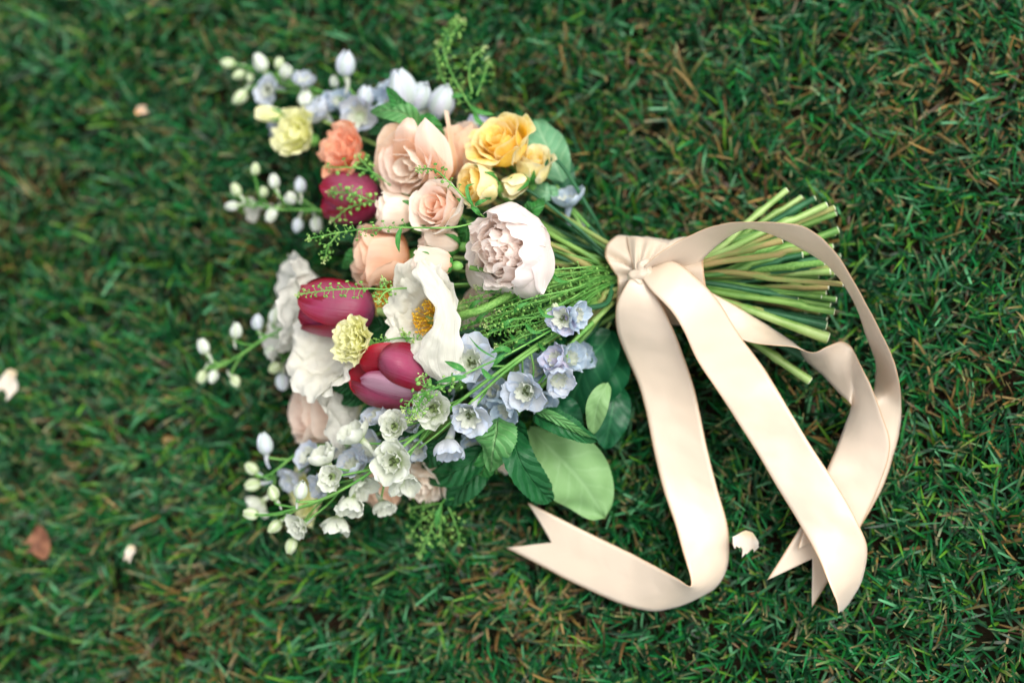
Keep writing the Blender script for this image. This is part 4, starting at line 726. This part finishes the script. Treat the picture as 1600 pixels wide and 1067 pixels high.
# gathered folds at the knot
r = random.Random(8)
def gather(name, a, b, w0, w1, z0, z1, seed, folds=5, amp=.003, lift=.006):
    A = P(a[0], a[1], z0); B = P(b[0], b[1], z1); n = 24; q = np.linspace(0, 1, n)[:, None]; u = np.linspace(-1, 1, 33)[None, :]
    ax_ = nrm(B - A); s = nrm(np.cross((0, 0, 1), ax_)); wd = w0 * (1 - q) + w1 * q
    V = A + (B - A) * q[..., None] + s * (u * wd / 2)[..., None]
    am = amp * (1 - q) ** .8 + .0006
    V[..., 2] += am * np.sin(u * math.pi * folds / 2 + seed) + lift * np.sin(q * math.pi) * (1 - .5 * u ** 2) - .010 * (u ** 2) * q
    UV = np.stack(np.broadcast_arrays((u + 1) / 2, q), -1)
    o = link(name, mesh1(name, (V - ro).reshape(-1, 3), gridfaces(n, 33), UV.reshape(-1, 2)), MATS['satin'], rib); m = o.modifiers.new('thickness', 'SOLIDIFY'); m.thickness = .0003
gather('knot_fold', (1002, 424), (1020, 374), .012, .042, .093, .077, 1.0, 7, .0028, .003)
kb = MB()
for i, (x, y, z, ax_, a, b) in enumerate(((1000, 428, .0935, (1, .25, .1), .0085, .0048), (1004, 417, .094, (.6, .8, .1), .0075, .0042), (994, 436, .092, (.7, -.6, 0), .0072, .0040), (1011, 425, .0925, (.2, 1, 0), .0068, .0040))):
    V, Fc, UV = ellipsoid(P(x, y, z) - ro, ax_, a, b, 14, 20, 5); V += .0005 * np.sin(V[:, [1, 2, 0]] * 700 + i); UV[:, 0] *= .8; kb.add(V, Fc, UV)
link('knot', kb.mesh('knot'), MATS['satin'], rib)
strip('ribbon_tail', [(988, 432, 1010, 432, .092, .05), (977, 447, 1018, 450, .0935, .08), (963, 478, 1036, 480, .090, .1), (964, 516, 1055, 520, .078, .1), (978, 555, 1069, 558, .064, .1), (997, 598, 1083, 600, .054, .1), (1010, 645, 1093, 643, .048, .2),
      (1021, 700, 1104, 697, .043, .3), (1036, 762, 1119, 757, .038, .4), (1056, 822, 1134, 812, .036, .8), (1068, 866, 1138, 852, .036, 1), (1077, 898, 1134, 888, .036, 1), (1079, 912, 1118, 916, .037, 1), (1076, 914, 1086, 934, .038, 1), (1060, 903, 1052, 948, .038, 1), (1030, 887, 1014, 953, .036, 1), (990, 866, 965, 940, .033, 1), (920, 832, 885, 904, .031, 1), (824, 785, 791, 855, .036, 1)], n=170, notch=.075)
strip('ribbon_tail', [(1002, 432, 1022, 415, .093, .1), (1018, 455, 1052, 408, .0955, .2), (1048, 486, 1090, 436, .095, .3), (1069, 520, 1124, 474, .090, .4), (1090, 564, 1158, 528, .079, .6), (1122, 612, 1198, 582, .067, 1), (1150, 655, 1236, 645, .058, 1), (1180, 702, 1267, 696, .052, 1), (1212, 757, 1306, 756, .050, 1),
      (1245, 811, 1338, 812, .049, 1), (1276, 866, 1354, 856, .046, 1), (1297, 917, 1345, 906, .042, 1), (1306, 940, 1328, 938, .036, 1), (1309, 957, 1315, 955, .032, 1)], n=130)
strip('ribbon_tail', [(1006, 416, 1012, 428, .092, 1), (1030, 396, 1046, 424, .094, 1), (1066, 374, 1082, 420, .097, 1), (1119, 353, 1118, 388, .106, 1), (1166, 348, 1164, 361, .112, 1), (1215, 349, 1200, 366, .112, 1), (1250, 352, 1234, 380, .108, 1), (1278, 368, 1262, 395, .102, 1), (1303, 394, 1292, 416, .096, 1), (1328, 432, 1318, 446, .088, 1), (1352, 477, 1338, 484, .078, 1), (1374, 516, 1352, 524, .066, 1), (1392, 550, 1366, 566, .054, 1),
      (1405, 597, 1364, 604, .044, 1), (1408, 645, 1356, 640, .036, -1), (1400, 700, 1338, 680, .031, -1), (1378, 765, 1310, 735, .029, -1), (1335, 840, 1268, 795, .028, -1), (1269, 949, 1199, 906, .031, -1)], n=170, notch=.07)
strip('ribbon_tail', [(1092, 446, 1090, 484, .080, -.05), (1124, 463, 1124, 508, .072, .0), (1168, 489, 1160, 530, .066, -.25), (1214, 517, 1201, 537, .059, -.7), (1243, 538, 1241, 542, .053, -1), (1258, 562, 1270, 550, .048, -1), (1284, 586, 1292, 540, .046, -1), (1308, 611, 1314, 533, .046, -1), (1328, 630, 1333, 545, .050, -1),
      (1330, 636, 1346, 572, .054, -1), (1327, 648, 1361, 605, .054, -1), (1318, 672, 1378, 648, .049, -1), (1306, 702, 1391, 698, .043, -1), (1288, 742, 1372, 762, .037, 1), (1268, 785, 1342, 826, .034, 1), (1247, 858, 1306, 905, .033, 1)], n=150, notch=.08)
# ------------------------------------------------------------------ loose petals and a dry leaf on the grass
def scrap(name, label, cat, px, py, z, wpx, hpx, ang, mat, seed, cup=.25):
    pos = P(px, py, z)
    r = random.Random(seed); V, Fc, UV = petal([(0, 0), (.35, .03), (.7, .10), (1, .22)], 1.2, [1.2, 1.2, 1.0, .8], 'fan', a=.6, base=.4, rnd=.5, ruf=.10, fq=3.1, jag=.30, wav=.08, nu=17, nv=12, r=r)
    V[:, 0] -= .5; V[:, 1] *= 1 - .35 * np.sin(V[:, 0] * 5 + seed); V *= np.array([hpx * PX, wpx * PX * .8, hpx * PX])
    o = link(name, mesh1(name, V, Fc, UV), MATS[mat]); o.matrix_world = Matrix.Translation(pos) @ Matrix.Rotation(math.radians(ang), 4, 'Z') @ Matrix.Rotation(.15, 4, 'Y')
    o['label'] = label; o['category'] = cat; return o
scrap('fallen_petal', 'large cream petal lying on the grass, leftmost of the fallen petals', 'petal', 14, 602, .036, 46, 56, 250, 'rose_cream', 3)
scrap('fallen_petal', 'cream petal on the grass between the two ribbon tails', 'petal', 1165, 850, .036, 34, 42, 255, 'rose_cream', 5)
scrap('fallen_petal', 'small pale petal on the grass to the right of the curled brown leaf', 'petal', 204, 866, .034, 16, 32, 255, 'rose_cream', 7)
scrap('fallen_petal', 'small peach petal on the grass left of the lime lisianthus', 'petal', 222, 173, .034, 22, 26, 30, 'rose_peach', 9)
#scrap('fallen_petal', 'tiny torn petal on the grass below the left ribbon end and right of the seed sprigs', 'petal', 1284, 912, .034, 8, 22, 30, 'delph_white', 11)
scrap('dry_leaf', 'curled brown dry leaf sunk in the grass at the lower left', 'leaf', 58, 850, .020, 56, 52, 200, 'dry_leaf', 13)
# ------------------------------------------------------------------ grass
bpy.context.view_layer.update()
GX0, GX1, GY0, GY1, CS = -.80, .75, -.60, .62, .006
nx, ny = int((GX1 - GX0) / CS) + 1, int((GY1 - GY0) / CS) + 1; H = np.full((nx, ny), 1.0)
for ob in list(SC.objects):
    if ob.type != 'MESH' or ob.name == 'ground': continue
    me = ob.data; co = np.empty(len(me.vertices) * 3, np.float32); me.vertices.foreach_get('co', co); co = co.reshape(-1, 3); Mw = np.array(ob.matrix_world); co = co @ Mw[:3, :3].T + Mw[:3, 3]
    ix = ((co[:, 0] - GX0) / CS).astype(int); iy = ((co[:, 1] - GY0) / CS).astype(int); ok = (ix > 0) & (ix < nx - 1) & (iy > 0) & (iy < ny - 1)
    np.minimum.at(H, (ix[ok], iy[ok]), co[ok, 2])
H2 = H.copy()
for a in (-1, 0, 1):
    for b in (-1, 0, 1): H2 = np.minimum(H2, np.roll(np.roll(H, a, 0), b, 1))
H = np.maximum(H2, .012)
def vnoise(x, y, sc, seed):
    q = np.random.default_rng(seed); g = q.random((64, 64)); X = x * sc + 20; Y = y * sc + 20; i = np.floor(X).astype(int); j = np.floor(Y).astype(int); fx = X - i; fy = Y - j; fx = fx * fx * (3 - 2 * fx); fy = fy * fy * (3 - 2 * fy)
    G = lambda a, b: g[a % 64, b % 64]
    return (G(i, j) * (1 - fx) + G(i + 1, j) * fx) * (1 - fy) + (G(i, j + 1) * (1 - fx) + G(i + 1, j + 1) * fx) * fy
def blades(name, NB, lmin, lmax, wmin, wmax, lean0, lean1, dry, zmin=0.0, seed=1, blunt=.6):
    q = np.random.default_rng(seed); x = q.uniform(GX0, GX1, NB); y = q.uniform(GY0, GY1, NB)
    pat = .6 * vnoise(x, y, 9, 3) + .4 * vnoise(x, y, 23, 4); cl = vnoise(x, y, 40, 9)
    az = vnoise(x, y, 22, 5) * 12.6 + q.normal(0, 1.1, NB); L = q.uniform(lmin, lmax, NB) * (.72 + .5 * cl)
    wd = q.uniform(wmin, wmax, NB); t0 = q.uniform(lean0, lean1, NB); t1 = t0 + q.uniform(-.1, .95, NB); K = 6
    f = np.linspace(0, 1, K); px = np.zeros((NB, K)); pz = np.zeros((NB, K))
    for k in range(1, K):
        th = t0 + (t1 - t0) * (k - .5) / (K - 1); th = np.minimum(th, 1.75); px[:, k] = px[:, k - 1] + np.sin(th) * L / (K - 1); pz[:, k] = pz[:, k - 1] + np.cos(th) * L / (K - 1)
    ca, sa = np.cos(az), np.sin(az); bend = q.normal(0, .12, NB)[:, None] * L[:, None] * f[None] ** 2
    X = x[:, None] + px * ca[:, None] - bend * sa[:, None]; Y = y[:, None] + px * sa[:, None] + bend * ca[:, None]
    ix = np.clip(((X - GX0) / CS).astype(int), 0, nx - 1); iy = np.clip(((Y - GY0) / CS).astype(int), 0, ny - 1); hc = H[ix, iy] - .004
    ratio = np.min(np.where(pz > .001, hc / np.maximum(pz, .001), 9), axis=1); sc = np.clip(ratio, .12, 1.0)
    pz = pz * sc[:, None] + zmin * 1.0
    pz = np.maximum(pz, .0005)
    tw = q.uniform(-.9, .9, NB)[:, None] * f[None]; sgn = np.where(q.random(NB) < blunt, .62, .06)
    wp = wd[:, None] * np.interp(f, [0, .3, .75, 1], [.7, 1, .85, 1])[None]; wp[:, -1] = wd * sgn; wp[:, -2] *= np.where(sgn > .3, .9, .62)
    sx = -sa[:, None] * np.cos(tw); sy = ca[:, None] * np.cos(tw); sz = np.sin(tw)
    ctr = np.stack([X, Y, pz], -1); sd_ = np.stack([sx, sy, sz], -1) * (wp / 2)[..., None]
    V = np.stack([ctr - sd_, ctr + sd_], 2); keep = sc > .0; V = V[keep]; n_ = len(V)
    base = (np.arange(n_) * K * 2)[:, None, None]; kk = np.arange(K - 1)[None, :, None] * 2; Fq = base + kk + np.array([0, 1, 3, 2])[None, None]; Fq = Fq.reshape(-1, 4)
    # colours
    gr = np.array([hexc(c)[:3] for c in ('#03371c', '#054a26', '#0a5c2e', '#1a6c28', '#1f7a40', '#5a9c6c', '#578a26')]); pg = [.18, .20, .20, .15, .13, .06, .08]
    dr = np.array([hexc(c)[:3] for c in ('#6b5230', '#94763f', '#4a3422', '#a08656', '#646030')]); pd = [.28, .22, .22, .10, .18]
    ci = gr[q.choice(len(gr), NB, p=pg)]; di = dr[q.choice(len(dr), NB, p=pd)]
    blob = np.zeros(NB)
    for bx, by, br in ((40, 320, 90), (290, 980, 120), (860, 240, 90), (1180, 330, 110), (800, 930, 70), (1480, 170, 110), (120, 700, 70), (400, 360, 60), (880, 1010, 80), (1540, 620, 80), (1020, 120, 60)):
        c_ = P(bx, by, 0); blob += np.exp(-((x - c_[0]) ** 2 + (y - c_[1]) ** 2) / (br * PX * 1.2) ** 2)
    isd = q.random(NB) < np.minimum(.40, .30 * blob) + np.clip(dry + (pat - .55) * 1.6 * (dry + .12), 0.012, 1)
    c0 = np.where(isd[:, None], di, ci) * q.uniform(.6, 1.3, NB)[:, None]
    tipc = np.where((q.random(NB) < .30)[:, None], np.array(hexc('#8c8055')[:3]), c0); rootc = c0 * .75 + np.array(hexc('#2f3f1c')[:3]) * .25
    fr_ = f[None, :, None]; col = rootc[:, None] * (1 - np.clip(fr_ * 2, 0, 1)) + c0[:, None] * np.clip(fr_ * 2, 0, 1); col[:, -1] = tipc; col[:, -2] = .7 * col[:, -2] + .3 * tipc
    col = np.repeat(col[keep][:, :, None], 2, axis=2).reshape(-1, 3); col = np.hstack([col, np.ones((len(col), 1))])
    b = MB(); b.add(V.reshape(-1, 3), Fq); me = b.mesh(name); at = me.color_attributes.new(name='tint', type='FLOAT_COLOR', domain='POINT')
    if len(me.vertices) == len(col): at.data.foreach_set('color', col.astype(np.float32).ravel())
    o = link(name, me, MATS['grass_blade']); o['kind'] = 'stuff'; return o
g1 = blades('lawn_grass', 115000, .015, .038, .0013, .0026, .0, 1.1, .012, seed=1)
g1['label'] = 'short dense mown green lawn under the whole bouquet'; g1['category'] = 'grass'
g2 = blades('dry_thatch', 20000, .010, .026, .0010, .0022, 1.0, 1.5, .38, zmin=.004, seed=2)
g2['label'] = 'dry brown thatch lying between the grass blades'; g2['category'] = 'dry grass'
